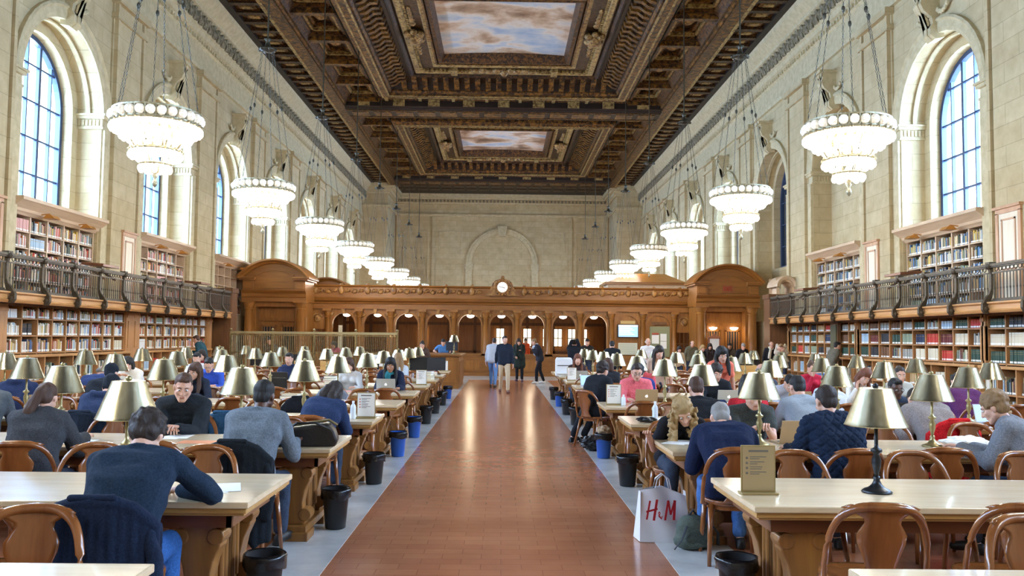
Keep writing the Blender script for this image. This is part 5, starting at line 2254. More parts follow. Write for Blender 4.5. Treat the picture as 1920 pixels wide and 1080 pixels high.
person(-6.35, near(4), 10, 'person in a navy hooded top at the far left of the fourth row', lean=30, hp=40, hair='short', hc='black', top='#232c48', garment='hoodie', hood=True, bulk=.015)
person(-4.52, far_(4), 170, 'person with long brown hair resting a cheek on one hand, dark jacket', f=True, lean=26, hp=22, hr=-16, hair='long', hc='brown', top='#272c38', garment='jacket', rw=(.1, .38, 1.0), rpoint=(0, .1, 1))
person(-5.12, far_(5), 185, 'person in glasses and a bright blue sweater reading a held book', lean=20, hp=30, hair='short', hc='black', glasses=True, top='#3553b0', garment='sweater')
person(-6.15, far_(6), 180, 'person in a white shirt with short dark hair, sixth row by the shelves', lean=10, hp=20, hair='short', hc='black', top='#d9dce2', garment='shirt')
person(-6.85, far_(7), 170, 'person in a dark red cardigan, seventh row by the shelves', f=True, lean=8, hp=10, hair='bob', hc='dark', top='#7e2b30', garment='cardigan')
person(-2.4, 26.6, 170, 'person whose dark bun of hair shows above the lamps before the desk', pose='stand', hair='bun', hc='dark', f=True, s=.93, top='#4a3a33', garment='top')
person(-2.15, 31.9, 182, 'staff member in a blue shirt leaning on the enquiry desk', pose='stand', lean=28, hp=30, hair='short', hc='black', top='#4f7fb5', sleeve='short', garment='shirt', lw=(-.3, .3, 1.16), rw=(.3, .3, 1.16))
person(-8.1, 30.3, 175, 'person in a striped brown top behind the brass grille', pose='stand', hair='short', hc='dark', top='#5b5044', garment='top', s=.97)
person(-5.6, 29.4, 150, 'person in a pink top behind the grille near the white screens', pose='stand', hair='bob', hc='dark', f=True, s=.9, top='#b5566a', garment='top')
person(-9.35, 27.0, 85, 'bearded person in a teal jacket standing at the left wall bookcase', pose='stand', hp=25, hair='short', hc='brown', top='#27474f', garment='jacket', bulk=.015, lw=(-.12, .3, 1.15), rw=(.12, .3, 1.15))
# ---- in the aisle and at the screen
person(.1, 26.3, 183, 'person walking up the aisle in dark jacket, blue shirt and tan trousers', pose='stand', lean=2, hp=4, hy=14, hair='short', hc='dark', top='#1d2430', garment='jacket', pants='#b9a688', shoes='#5b2f22', stride=.7, s=1.02, bulk=.008,
       lw=(-.27, .1, .84), rw=(.27, -.12, .84))
person(-.27, 29.2, -8, 'person in pale grey jacket and blue jeans walking away behind the tan-trousered walker', pose='stand', hair='short', hc='dark', top='#a7aab0', garment='jacket', pants='#5c82b4', stride=.8, s=1.01, bulk=.012)
person(.72, 33.2, 172, 'person in a dark green coat holding something yellow before the counter', pose='stand', hair='long', hc='dark', f=True, top='#232b26', garment='coat', pants='#1c1d20', skirt=.3, bulk=.02, shoes='#4a3550', lw=(-.08, .22, 1.2), rw=(.12, .24, .98))
person(1.45, 31.8, 100, 'person with a pale grey scarf and black coat standing by the counter', pose='stand', hair='bun', hc='fair', f=True, top='#22242a', garment='coat', pants='#1a1b1f', shoes='#d8d5cf', scarf='#b9bec6', bulk=.015, lw=(-.1, .32, 1.28), stride=.5)
person(1.05, 39.2, 200, 'person in an orange top behind the counter', pose='stand', hair='short', hc='dark', top='#c4532f', garment='top', lean=15)
person(2.25, 26.6, -10, 'person in black holding up a camera near the screen', pose='stand', hair='short', hc='dark', top='#17181c', garment='jacket', lw=(-.06, .3, 1.5), rw=(.08, .3, 1.5), s=1.0)
person(3.2, 24.6, -5, 'person in a black shirt standing with the back to the camera, dark short hair', pose='stand', hair='short', hc='black', top='#191a1d', garment='shirt', s=.98)
person(3.05, 30.4, 178, 'person peering down near the low bookcase behind the arches', pose='stand', hair='short', hc='black', lean=14, hp=20, top='#2a2623', garment='top')
person(4.62, 27.0, 180, 'balding person in a white shirt gazing upward', pose='stand', hp=-18, hair='bald', hc='white', top='#e6e4e0', garment='shirt', s=1.03, lw=(-.12, .25, 1.1), rw=(.12, .25, 1.1))
# ---- right of the aisle
person(1.78, near(2), -3, 'grey-haired person in a navy coat seen from behind, first chair by the shopping bag', lean=40, hp=46, hair='short', hc='grey', top='#141c34', garment='coat', bulk=.022, s=1.0, pants='#3d5f8e', vox=.008, lw=(-.14, .4, .83), hy=-4)
person(1.66, far_(2) - .25, 182, 'person with long curly blond hair and black top stooping over the table', f=True, lean=42, hp=40, hr=16, hair='long', curls=True, hc='blond', top='#1b1a1d', garment='top', vox=.008, lw=(-.3, .35, .8), rw=(.34, .3, .82), sleeve='short', post=None)
person(2.1, near(3), 4, 'person in a black shirt with cropped brown hair seen from behind, third row right', lean=22, hp=24, hair='short', hc='brown', top='#17181b', garment='shirt', sleeve='short')
person(2.02, far_(4), 180, 'person in a coral shirt and glasses behind a gold laptop', lean=12, hp=22, hair='short', hc='dark', glasses=True, top='#d1656a', garment='shirt', bulk=.008, vox=.0105)
person(1.5, near(5) + .05, -48, 'person all in black slouched at the aisle end, legs in the aisle', lean=16, hp=20, hair='curly', hc='dark', top='#191b1f', garment='jacket', bulk=.025, pants='#16181c', lw=(-.22, .3, .82), rw=(.2, .36, .82),
       legs=((-.36, .1, .5), (-.5, .0, .1), (-.2, .2, .5), (-.42, .16, .1)), shoes='#101113')
person(2.2, near(5), 0, 'person in a navy jumper with thick dark hair seen from behind, fifth row right', lean=24, hp=24, hair='curly', hc='black', top='#24356b', garment='jumper', bulk=.01)
person(2.0, near(6), 10, 'person with wavy brown hair in a black top, sixth row right', f=True, lean=14, hp=14, hair='bob', hc='brown', top='#23252a', garment='top')
person(2.5, far_(5), 165, 'dark-haired person in a red scarf between two others', lean=12, hp=16, hair='short', hc='black', skin='dark', top='#b3474a', garment='top')
person(1.75, far_(7), 182, 'person with shoulder-length brown hair facing the camera, seventh row right', f=True, lean=10, hp=16, hair='long', hc='auburn', top='#3a2c2c', garment='top')
person(2.9, 15.75, 165, 'person with long dark hair and pale top standing between tables', f=True, pose='stand', s=.94, hair='long', hc='dark', hy=25, top='#c9a98f', garment='top', sleeve='short')
person(3.38, 13.35, 185, 'person in a coral shirt with black hair standing and looking down', f=True, pose='stand', s=.95, hp=26, hr=8, hair='long', hc='black', top='#e0705a', garment='shirt', sleeve='short')
person(3.22, far_(4), 182, 'curly-haired person in a black shirt behind a pale laptop, fourth row right', lean=10, hp=24, hair='curly', hc='dark', top='#1f2126', garment='shirt')
person(2.62, near(3) + .1, -14, 'black-haired person in a red cardigan behind a tall brass lamp', f=True, lean=20, hp=10, hair='bob', hc='black', top='#b02630', garment='cardigan')
person(2.38, far_(2) - .1, 180, 'person in a grey-green tee with clasped hands, face behind a lamp shade', lean=20, hp=26, hair='short', hc='dark', top='#3a3d3a', sleeve='short', garment='tee', lw=(-.04, .44, .9), rw=(.05, .42, .88), lcurl=.9, rcurl=.9, vox=.0095)
person(3.2, near(3), 6, 'person in a light grey sweater with black hair seen from behind', lean=20, hp=28, hair='short', hc='black', top='#8f969c', bulk=.01, s=1.03, lw=(-.26, .42, .82))
person(2.63, near(2), 6, 'person in a quilted navy jacket seen from behind with short dark hair', lean=18, hp=22, hair='short', hc='dark', top='#162032', garment='quilted_jacket', bulk=.022, post=quilt, vox=.0075, s=1.03, lw=(-.24, .36, .8))
person(4.58, near(3), 4, 'person in a taupe hooded sweatshirt slumped behind a lamp', lean=40, hp=50, hair='short', hc='dark', top='#7c7470', garment='hoodie', hood=True, bulk=.025, s=1.04, lw=(-.34, .35, .8))
person(4.12, near(2) + .03, 48, 'person in a grey cardigan with tousled fair hair at the right frame edge', f=True, lean=20, hp=28, hair='curly', hc='fair', top='#6a6c70', garment='cardigan', bulk=.022, vox=.008, skirt=.1, lw=(-.18, .42, .84))
person(4.75, far_(3) - .1, 180, 'dark-skinned person in glasses resting on folded arms', lean=34, hp=12, hair='short', hc='black', skin='dark', glasses=True, top='#2b3548', garment='shirt', lw=(.1, .42, .84), rw=(-.1, .44, .88), lpoint=(1, .1, 0), rpoint=(-1, .1, 0))
person(6.0, far_(4), 172, 'smiling person with tied-back dark hair and pale grey top', f=True, lean=16, hp=14, hair='bun', hc='dark', top='#bfc2bd', garment='top')
person(5.42, far_(4), 170, 'auburn-haired person in white leaning a head on one hand', f=True, lean=20, hp=30, hr=-18, hair='long', hc='auburn', top='#e6e3dc', garment='blouse', rw=(.12, .4, .98), rpoint=(0, .1, 1))
person(6.15, near(4), 0, 'person in a purple sweater seen from behind, fourth row right', lean=26, hp=24, hair='short', hc='black', top='#552a52', bulk=.016)
person(5.5, far_(5), 178, 'person in a crimson sweater with a hand to the chin, fifth row right', f=True, lean=10, hp=22, hair='bun', hc='brown', top='#a5253c', rw=(.04, .26, 1.06), rpoint=(0, 0, 1))
person(4.25, far_(4), 180, 'low-bowed person with black hair behind the grey-sweatered reader', lean=34, hp=50, hair='short', hc='black', top='#b9bcc8', garment='shirt')
person(4.4, near(4) + .1, 20, 'person in a pale grey shirt leaning aside, fourth row right', lean=30, roll=12, hp=30, hair='short', hc='brown', top='#c2c4c6', garment='shirt', hr=20)
person(4.15, near(5), 0, 'balding person with grey hair seen from behind, fifth row right', lean=14, hp=16, hair='bald', hc='grey', top='#3a3d44', garment='jacket')
person(5.95, near(6), 10, 'person in a slate blue sweater, sixth row right', lean=20, hp=20, hair='short', hc='dark', top='#3e516e')
# ---- visitors gathered at the back right
for a in ((1295, 32.5, 186, 'bald visitor in camouflage jacket before the right porch', dict(hair='bald', hc='brown', top='#5e5a48', garment='jacket')),
          (1312, 31.0, 200, 'blond visitor in a dark coat with blue bag strap before the right porch', dict(f=True, hair='bob', hc='blond', top='#23252c', garment='coat', s=.9)),
          (1330, 33.0, 176, 'visitor with dark loose hair beside the framed floor sign', dict(f=True, hair='long', hc='dark', top='#332b2a', garment='coat', s=.93)),
          (1272, 30.0, 180, 'short visitor in a beige top among the back lamps', dict(f=True, hair='bob', hc='dark', top='#b9a88c', garment='top', s=.87)),
          (1368, 32.6, 170, 'visitor in a brown jacket with black hair and scarf before the right porch', dict(hair='short', hc='black', skin='tan', top='#4a4238', garment='jacket', scarf='#2c2a28', s=.95)),
          (1391, 31.4, 182, 'grey-haired visitor in a black coat before the right porch', dict(hair='fringe', hc='grey', top='#1d1e22', garment='coat', s=.95)),
          (1443, 31.0, 184, 'visitor in glasses, black jacket and pale scarf by the dark oak block', dict(hair='bald', hc='grey', glasses=True, top='#1e2024', garment='jacket', scarf='#cfc6ae', s=1.0)),
          (1466, 27.0, 160, 'visitor in a beige coat raising both hands to a camera by the right shelves', dict(hair='short', hc='fair', top='#b7ab98', garment='coat', lw=(-.08, .26, 1.45), rw=(.08, .26, 1.45), s=.95))):
    person(X(a[0], a[1]), a[1], a[2], a[3], pose='stand', **a[4])
person(9.9, 25.6, -80, 'person in a grey-brown jacket standing at the right wall bookcase', pose='stand', hp=15, hair='short', hc='black', top='#5c574a', garment='jacket', bulk=.02, lw=(-.1, .22, 1.2), rw=(.1, .22, 1.15))
# seat the readers: move the closest free chair under each of them
gone = set()
sitters = [o for o in COL.objects if o.name.startswith('person') and o.parent is None and o.location.z == 0 and o.get('sits')]
for o in sitters:
    best, bd = None, .75
    for key, c in CH.items():
        if key in gone: continue
        d = math.hypot(c.location.x - o.location.x, c.location.y - o.location.y)
        dz = abs((c.rotation_euler.z - o.rotation_euler.z + PI) % (2 * PI) - PI)
        if d < bd and dz < 1.2: best, bd = key, d
    if best is None:
        print('no chair', o['label'])
        continue
    c = CH[best]
    c.location = (o.location.x, o.location.y - .03 * math.cos(o.rotation_euler.z), 0)
    c.rotation_euler = (0, 0, o.rotation_euler.z)
    gone.add(best)
for key, c in list(CH.items()):                 # no two chairs in one spot
    if key in gone: continue
    for k2 in gone:
        q = CH[k2]
        if q is not c and math.hypot(c.location.x - q.location.x, c.location.y - q.location.y) < .53:
            dx = c.location.x - q.location.x
            c.location.x = q.location.x + math.copysign(.56, dx)
flush()
print('people', NP[0])
# ------------------------------------------------------------------ coats, bags, laptops, papers


def vfolds(amp, seed):
    def fn(co, no):
        w = np.sin(co[:, 0] * 38 + seed + 1.2 * np.sin(co[:, 2] * 5)) + .5 * np.sin(co[:, 0] * 71 + co[:, 2] * 9)
        k = np.clip((.85 - co[:, 2]) * 2.2, .15, 1)
        return co + no * (amp * w * k)[:, None]
    return fn


def coat(x, y, rz, col, label, w=.25, zb=.22, vox=.012, sl=True):
    t = empty('draped_coat', (x, y, 0), rz)
    tag(t, label, 'coat', 'coats hung on chair backs')
    b = MB()
    n = 7
    P = []
    for i in range(n):
        u = -1 + 2 * i / (n - 1)
        P.append((u * w, -.325 + .075 * u * u, .885 - .13 * abs(u) ** 3))
    for i in range(n):
        x0, yy, zz = P[i]
        u = x0 / w
        rcone(b, P[i], (x0 * 1.1, yy - .05, zb + .03 * math.sin(i * 2.1)), .03, .034, 8)
        rcone(b, (x0, yy + .05, zz - .01), (x0 * .97, yy + .1, .62 - .08 * abs(u)), .026, .02, 8)
        if i < n - 1:
            x1, y1, z1 = P[i + 1]
            rcone(b, P[i], P[i + 1], .036, .036, 8)
            rcone(b, ((x0 + x1) / 2, (yy + y1) / 2, (zz + z1) / 2), ((x0 + x1) * .55, (yy + y1) / 2 - .05, zb), .032, .034, 8)
            rcone(b, ((x0 + x1) / 2, (yy + y1) / 2 + .05, (zz + z1) / 2 - .01), ((x0 + x1) * .48, (yy + y1) / 2 + .1, .6), .026, .02, 8)
    q = t
    queue(b, 'coat_body', [cloth(col)], t, vox, 3, vfolds(.006, x * 7))
    if sl:
        for sg in (-1, 1):
            b = MB()
            chain(b, [(sg * (w - .01), -.27, .72), (sg * (w + .03), -.3, .56), (sg * (w + .02), -.33, .36)], [.035, .045, .04], 10)
            queue(b, 'sleeve', [cloth(col)], t, vox, 3, folds(.006, 26, sg))
    b = MB()
    rcone(b, (-.1, -.335, .905), (.1, -.335, .905), .02, .02, 8)
    queue(b, 'collar', [cloth(col)], t, vox, 2)
    return t


coat(-1.96, near(1) + .0, .06, '#141d2e', 'navy coat hung over the chair of the hunched navy-sweatered reader', w=.26, zb=.12, vox=.01)
coat(-1.95, near(2) - .05, -.08, '#161a1e', 'black coat hung over the chair of the grey-sweatered reader', w=.25, zb=.2)
coat(-4.2, near(3) - .05, 0, '#1f2836', 'dark coat hung behind the reader in the knit hat', w=.26, zb=.3)
coat(-2.83, near(3) + .05, .1, '#2b4a60', 'teal denim jacket hung on an empty chair, third row left', w=.22, zb=.4)
coat(-2.55, near(4), 0, '#15161a', 'black coat hung on a chair of the fourth row, left side', w=.24, zb=.4, vox=.014)
coat(-2.62, near(5) + .05, 0, '#6d7178', 'grey coat hung on a chair of the fifth row, left side', w=.22, zb=.4, vox=.014)
coat(4.58, near(3) - .06, .06, '#b81d20', 'bright red jacket hung over the chair of the slumped reader', w=.25, zb=.35)
coat(3.18, near(3) - .05, .06, '#232c38', 'dark jacket hung over the chair of the light-grey-sweatered reader', w=.23, zb=.4)
coat(2.75, near(4), 0, '#1f2a48', 'navy jacket hung on a chair, fourth row right', w=.25, zb=.4, vox=.014)
flush()

M_ALU = mat('laptop_aluminium', '#b9b8b4', .35, .5)
M_GOLDL = mat('laptop_gold', '#b59a76', .4, .4)
M_LBLK = mat('laptop_black', '#17181b', .4)
M_KEYS = mat('laptop_keys', '#222326', .5)
M_LOGO = mat('laptop_logo_glow', '#f4f6f8', .3, emit='#ffffff', estr=.9)
M_SCRB = mat('laptop_screen_blue', '#86aede', .3, emit='#a3c6f2', estr=.8)


def apple(b, c, r, fn, m):
    pts = []
    for i in range(28):
        a = 2 * PI * i / 28
        q = 1 + .06 * math.cos(2 * a) - .13 * math.exp(-((a - PI / 2) / .25) ** 2) - .06 * math.exp(-((a - 1.5 * PI) / .2) ** 2)
        u, v = q * math.cos(a), q * math.sin(a)
        dx, dy = u - 1.12, v - .12
        if dx * dx + dy * dy < .17:
            k = math.sqrt(.17) / math.sqrt(dx * dx + dy * dy)
            u, v = 1.12 + dx * k, .12 + dy * k
        pts.append((c[0] + r * u, c[1] + r * v))
    b.prism(pts, 0, .0012, fn, m)
    b.prism([(c[0] + r * u, c[1] + r * v) for u, v in ((0, 1.02), (.12, 1.35), (.42, 1.6), (.36, 1.25))], 0, .0012, fn, m)


def laptop(x, y, rz, shell, label, screen=False, logo=True, op=108, z=TH):
    """rz = 0: user sits at -y side; lid back faces +y"""
    t = empty('laptop', (x, y, z), rz)
    tag(t, label, 'laptop', 'laptops on the tables')
    b = MB()
    b.box(-.16, .16, -.11, .11, 0, .016)
    b.box(-.14, .14, -.02, .09, .016, .0175, 1)
    b.build('keyboard_base', [shell, M_KEYS], t, bevel=.003)
    a = math.radians(op - 90)
    M = Matrix.Translation((0, .11, .012)) @ Matrix.Rotation(-a, 4, 'X')
    b = MB()
    b.box(-.16, .16, 0, .009, 0, .215, 0, M)
    lid = b.build('lid', shell, t, bevel=.003)
    b = MB()
    b.box(-.15, .15, -.002, 0, .012, .206, 0, M)
    b.build('display', M_SCRB if screen else M_LBLK, lid)
    if logo:
        b = MB()
        apple(b, (0, .112), .019, lambda u, v, w: (-u, .0092 + w, v), 0)
        b.v = [tuple(M @ Vector(p)) for p in b.v]
        b.build('lid_logo', M_LOGO, lid)
    return t


laptop(-1.95, ROW(5) + .28, PI, M_ALU, 'silver laptop with glowing lid emblem before the wavy-haired reader')
laptop(2.06, ROW(4) + .22, PI, M_GOLDL, 'gold laptop with glowing lid emblem before the coral-shirted reader')
laptop(3.24, ROW(4) + .25, PI, M_ALU, 'pale laptop before the curly-haired reader in black')
laptop(2.62, ROW(2) + .22, PI + .1, M_GOLDL, 'tan laptop beside the reader with clasped hands', logo=False)
laptop(-4.55, ROW(4) + .25, PI, M_GOLDL, 'beige laptop before the reader resting a cheek on one hand', logo=False)
laptop(-5.25, ROW(3) + .25, PI, M_GOLDL, 'beige open laptop on the third full row near the left frame edge', logo=False)
laptop(-3.75, ROW(5) + .2, PI, M_LBLK, 'black laptop on the fifth full row, left side', logo=False)
laptop(-4.3, ROW(6) + .2, PI, M_LBLK, 'black laptop before the navy-jacketed reader, sixth row', logo=False)
laptop(4.3, ROW(3) - .1, .1, M_ALU, 'laptop with bright blue screen beside the slumped reader', screen=True)
laptop(5.6, ROW(3) - .15, .1, M_ALU, 'laptop with bright blue screen near the right frame edge', screen=True)
laptop(4.72, ROW(3) + .3, PI, M_LBLK, 'black laptop before the reader on folded arms', logo=False)
laptop(4.2, ROW(4) + .1, PI, M_GOLDL, 'dark gold laptop on the fourth row behind the grey-sweatered reader', logo=False)
laptop(1.75, ROW(7) + .2, PI, M_ALU, 'pale laptop on the seventh row right, beside the upright notice')
laptop(1.72, ROW(6) - .1, .2, M_ALU, 'laptop with lit screen before the wavy-haired reader, sixth row right', screen=True)

# papers, books, bottles lying on the tables
M_WPAP = mat('sheet_white', '#f0eee8', .8)
M_ORNG = mat('folder_orange', '#d98a5c', .7)


def sheet(x, y, rz, label, m=None, w=.105, h=.148, n=1):
    b = MB()
    for i in range(n):
        a = (i - n / 2) * .25
        b.box(-w, w, -h, h, .0015 * i, .0015 * i + .0013, M=Matrix.Translation((.04 * i, .02 * i, 0)) @ Matrix.Rotation(a, 4, 'Z'))
    o = b.build('paper_sheet' if m is None else 'folder', m or M_WPAP)
    o.location, o.rotation_euler = (x, y, TH + .0005), (0, 0, rz)
    tag(o, label, 'paper' if m is None else 'folder', 'papers on the tables')
    return o


def openbook(x, y, rz, label, w=.15, col=None):
    t = empty('open_book', (x, y, TH), rz)
    tag(t, label, 'book', 'open books on the tables')
    b = MB()
    pts = [(0, .004), (.03, .022), (.08, .024), (w, .012), (w, .004)]
    for q in (-1, 1):
        b.prism([(q * u, v) for u, v in pts], -.11, .11)
    b.build('pages', M_PAGE, t)
    b = MB()
    b.box(-w - .004, w + .004, -.115, .115, 0, .004)
    b.build('cover', col or BM[6], t)
    return t


def bottle(x, y, label, col='#dfe4e6', h=.2):
    t = empty('bottle', (x, y, TH))
    tag(t, label, 'bottle', 'bottles on the tables')
    b = MB()
    b.lathe([(.0, 0), (.03, 0), (.032, .01), (.032, h * .65), (.026, h * .76), (.012, h * .85), (.012, h * .9), (0, h * .9)], 14)
    b.build('bottle_body', mat('bottle_' + col.strip('#'), col, .25), t, smooth=True)
    b = MB()
    b.lathe([(0, h * .89), (.0145, h * .89), (.0145, h), (0, h)], 12)
    b.build('bottle_cap', M_WPAP, t)
    return t


sheet(-1.72, ROW(1) - .08, .3, 'white notes by the right elbow of the hunched reader', n=2)
sheet(-2.02, ROW(1) - .2, -.2, 'white sheet under the arms of the hunched reader')
sheet(-2.62, ROW(2) - .12, .1, 'flat orange folder on the second full row, left side', M_ORNG, .15, .11)
sheet(-2.55, ROW(5) + .1, .2, 'salmon folder on the fifth row, left side', mat('folder_salmon', '#d9787a', .7), .15, .11)
openbook(-2.0, ROW(3) - .2, .1, 'open book before the long-haired reader in navy, third row')
openbook(-5.1, ROW(5) + .28, 0, 'open book held by the reader in bright blue')
sheet(-1.6, ROW(3) + .2, .2, 'white sheets behind the upright notice, third row left', n=3)
sheet(1.58, ROW(2) + .15, -.3, 'white sheet on the aisle corner of the second row, right side', n=2)
openbook(1.95, ROW(2) - .22, .1, 'open book before the grey-haired reader in navy')
sheet(1.85, ROW(3) + .05, .2, 'white pages on the third row, right of the aisle', n=3)
sheet(2.35, ROW(4) + .1, .1, 'papers beside the gold laptop', n=2)
sheet(2.2, ROW(3) - .2, 0, 'notes before the reader with cropped brown hair')
openbook(2.6, ROW(2) - .25, 0, 'open book before the quilted-jacket reader')
openbook(3.2, ROW(3) - .2, 0, 'open book before the light-grey-sweatered reader')
openbook(4.3, ROW(2) - .02, .5, 'open pages before the grey-cardigan reader')
sheet(3.5, ROW(4) + .2, .1, 'loose papers by the pale laptop', n=3)
openbook(3.05, ROW(4) - .1, .2, 'thick open book on the fourth row, right side', .17, BM[2])
sheet(-2.95, ROW(2) + .22, .1, 'papers before the reader in the open black jacket', n=2)
sheet(-3.6, ROW(2) - .18, .1, 'notes before the pony-tailed reader')
openbook(-4.3, ROW(3) - .2, 0, 'open book before the reader in the knit hat')
sheet(-3.4, ROW(4) + .15, .3, 'white papers on the fourth row, left side', n=3)
sheet(-2.2, ROW(5) + .1, .1, 'papers beside the silver laptop', n=2)
bottle(-1.66, ROW(3) - .2, 'small clear bottle beside the upright notice, third row left')
bottle(1.74, ROW(3) - .1, 'white bottle on the third row behind the curly blond reader', h=.22)
bottle(2.86, ROW(2) + .1, 'white bottle near the tan laptop')
bottle(1.7, ROW(4) - .15, 'short white bottle beside the upright notice, fourth row right', h=.15)
bottle(-1.75, ROW(9) + .2, 'tall white bottle on the last table row left of the aisle', h=.26)
# stacks of books on tables further back
rs = random.Random(5)
for i, (x, y, where) in enumerate(((-3.3, ROW(6), 'sixth row left'), (-1.7, ROW(8), 'eighth row left'), (-2.9, ROW(4) - .2, 'fourth row left'), (2.6, ROW(6), 'sixth row right'),
                                   (3.6, ROW(5), 'fifth row right'), (-5.6, ROW(6), 'sixth row by the left shelves'), (-1.62, ROW(7), 'seventh row left'), (4.9, ROW(5), 'fifth row far right'))):
    z = TH
    for k in range(rs.randint(2, 4)):
        b = MB()
        w, d, h = rs.uniform(.1, .14), rs.uniform(.08, .11), rs.uniform(.025, .05)
        b.box(-w, w, -d, d, 0, .003)
        b.box(-w, w, -d, d, h - .003, h)
        b.box(-w, -w + .004, -d, d, 0, h)
        b.box(-w + .004, w - .005, -d + .005, d - .005, .003, h - .003, 1)
        cn = rs.choice(BN)
        o = b.build('book', [BM[BN.index(cn)], M_PAGE])
        o.location, o.rotation_euler = (x, y, z), (0, 0, rs.uniform(-.4, .4))
        tag(o, '%s book, %s from the bottom of a pile, %s' % (cn, ORD[k], where), 'book', 'piles of books on the tables')
        z += h


def crumple(name, x, y, z, r, m, label, cat, seed, squash=.6, group=None):
    b = MB()
    b.ball((0, 0, r[2] * squash), (r[0], r[1], r[2] * squash), 26, 16)
    q = np.array(b.v)
    w = np.sin(q[:, 0] * 60 + seed) * np.sin(q[:, 1] * 52 + 2 * np.sin(q[:, 2] * 40)) + .6 * np.sin(q[:, 2] * 90 + q[:, 0] * 40 + seed)
    c = q.mean(0)
    q = q + (q - c) * (.14 * w)[:, None]
    q[:, 2] = np.maximum(q[:, 2], 0)
    b.v = [tuple(p) for p in q]
    o = b.build(name, m)
    o.location = (x, y, z)
    tag(o, label, cat, group)
    return o


crumple('crumpled_paper', -3.42, ROW(1) + .3, TH, (.14, .1, .09), M_WPAP, 'crumpled white paper bag at the left frame edge, first full row', 'paper', 1)
crumple('crumpled_scarf', 4.05, ROW(2) - .1, TH, (.2, .14, .09), M_WPAP, 'crumpled white scarf before the grey-cardigan reader', 'scarf', 3)
crumple('crumpled_bag', 1.62, ROW(3) - .25, TH, (.12, .1, .05), mat('black_nylon', '#151518', .4), 'small black pouch on the aisle corner of the third row, right side', 'pouch', 5)
crumple('crumpled_bag', 2.05, ROW(2) + .1, TH, (.12, .1, .08), MATS['black_nylon'], 'black glove heap on the second row before the stooping reader', 'gloves', 6)
crumple('floor_bag', 1.4, 12.95, 0.004, (.2, .16, .14), MATS['black_nylon'], 'slumped black bag on the floor beside the blue bin, right of the aisle', 'bag', 8, .8)
crumple('bin_rubbish', 1.45, ROW(4) + .05, .33, (.1, .1, .08), mat('brown_paper', '#a98d6a', .8), 'crumpled brown paper sticking out of the blue bin right of the aisle', 'rubbish', 9, .8)

# black zipped bag on the left second table
t = empty('leather_bag', (-1.66, ROW(2) - .28, TH), .12)
tag(t, 'black leather bag with zipped top lying on the second full row, left side', 'bag')
b = MB()
b.prism([(-.26, 0), (.26, 0), (.28, .05), (.25, .13), (.2, .19), (-.1, .15), (-.25, .09), (-.28, .04)], -.11, .11)
b.build('bag_body', mat('black_leather', '#1d1a19', .35, bump=.3, scale=40), t, bevel=.02)
b = MB()
b.tube([(-.27, -.02, .1), (-.1, -.02, .17), (.2, -.02, .215), (.27, -.02, .17)], .012, 6)
b.tube([(-.26, .05, .1), (-.1, .05, .17), (.2, .05, .21)], .009, 6)
b.build('zip', mat('zip_brass', '#8f8158', .4, .6), t)
b = MB()
b.tube([(-.2, -.1, .1), (-.05, -.14, .2), (.1, -.13, .2), (.22, -.1, .14)], .011, 6)
b.build('handle', MATS['black_leather'], t)

# shopping bag with red lettering, and the rucksack leaning on it
M_BAGW = mat('white_plastic_bag', '#e4e3e6', .4, bump=.25, scale=10)
t = empty('shopping_bag', (1.36, 7.3, .004), .12)
tag(t, 'white shopping bag with red H&M lettering on the floor at the aisle edge', 'bag')
b = MB()
nx, nz = 14, 12
for q, yy in ((-1, -.1), (1, .1)):
    v, f = [], []
    for k in range(nz + 1):
        for i in range(nx + 1):
            u, w = -1 + 2 * i / nx, k / nz
            x = u * (.22 - .025 * w)
            y = yy * (1 - .75 * w) + q * .012 * math.sin(5 * u + 4 * w) * (.3 + w) + q * .03 * (1 - u * u) * (1 - w)
            v.append((x, y, .44 * w - .05 * w * max(0, u) - .03 * w * abs(u)))
    f = [(k * (nx + 1) + i, k * (nx + 1) + i + 1, (k + 1) * (nx + 1) + i + 1, (k + 1) * (nx + 1) + i) for k in range(nz) for i in range(nx)]
    b.add(v, f)
for sx in (-1, 1):
    b.add([(sx * .22, -.1, 0), (sx * .22, .1, 0), (sx * .195, .03, .4), (sx * .195, -.03, .4)], [(0, 1, 2, 3)])
b.box(-.22, .22, -.1, .1, 0, .004)
b.build('bag_body', M_BAGW, t, smooth=True)
for yy in (-.03, .03):
    b = MB()
    b.tube([(-.07, yy, .42), (-.05, yy, .5), (0, yy * .7, .54), (.05, yy, .5), (.07, yy, .41)], .012, 6, flat=.4)
    b.build('handle', M_BAGW, t, smooth=True)
b = MB()
M_HM = mat('red_lettering', '#c5202b', .5)


def stroke(pts, w):
    for (x0, z0), (x1, z1) in zip(pts, pts[1:]):
        dx, dz = x1 - x0, z1 - z0
        L = math.hypot(dx, dz)
        nx_, nz_ = -dz / L * w, dx / L * w
        b.prism([(x0 - nx_, z0 - nz_), (x1 - nx_, z1 - nz_), (x1 + nx_, z1 + nz_), (x0 + nx_, z0 + nz_)], -.152, -.149)


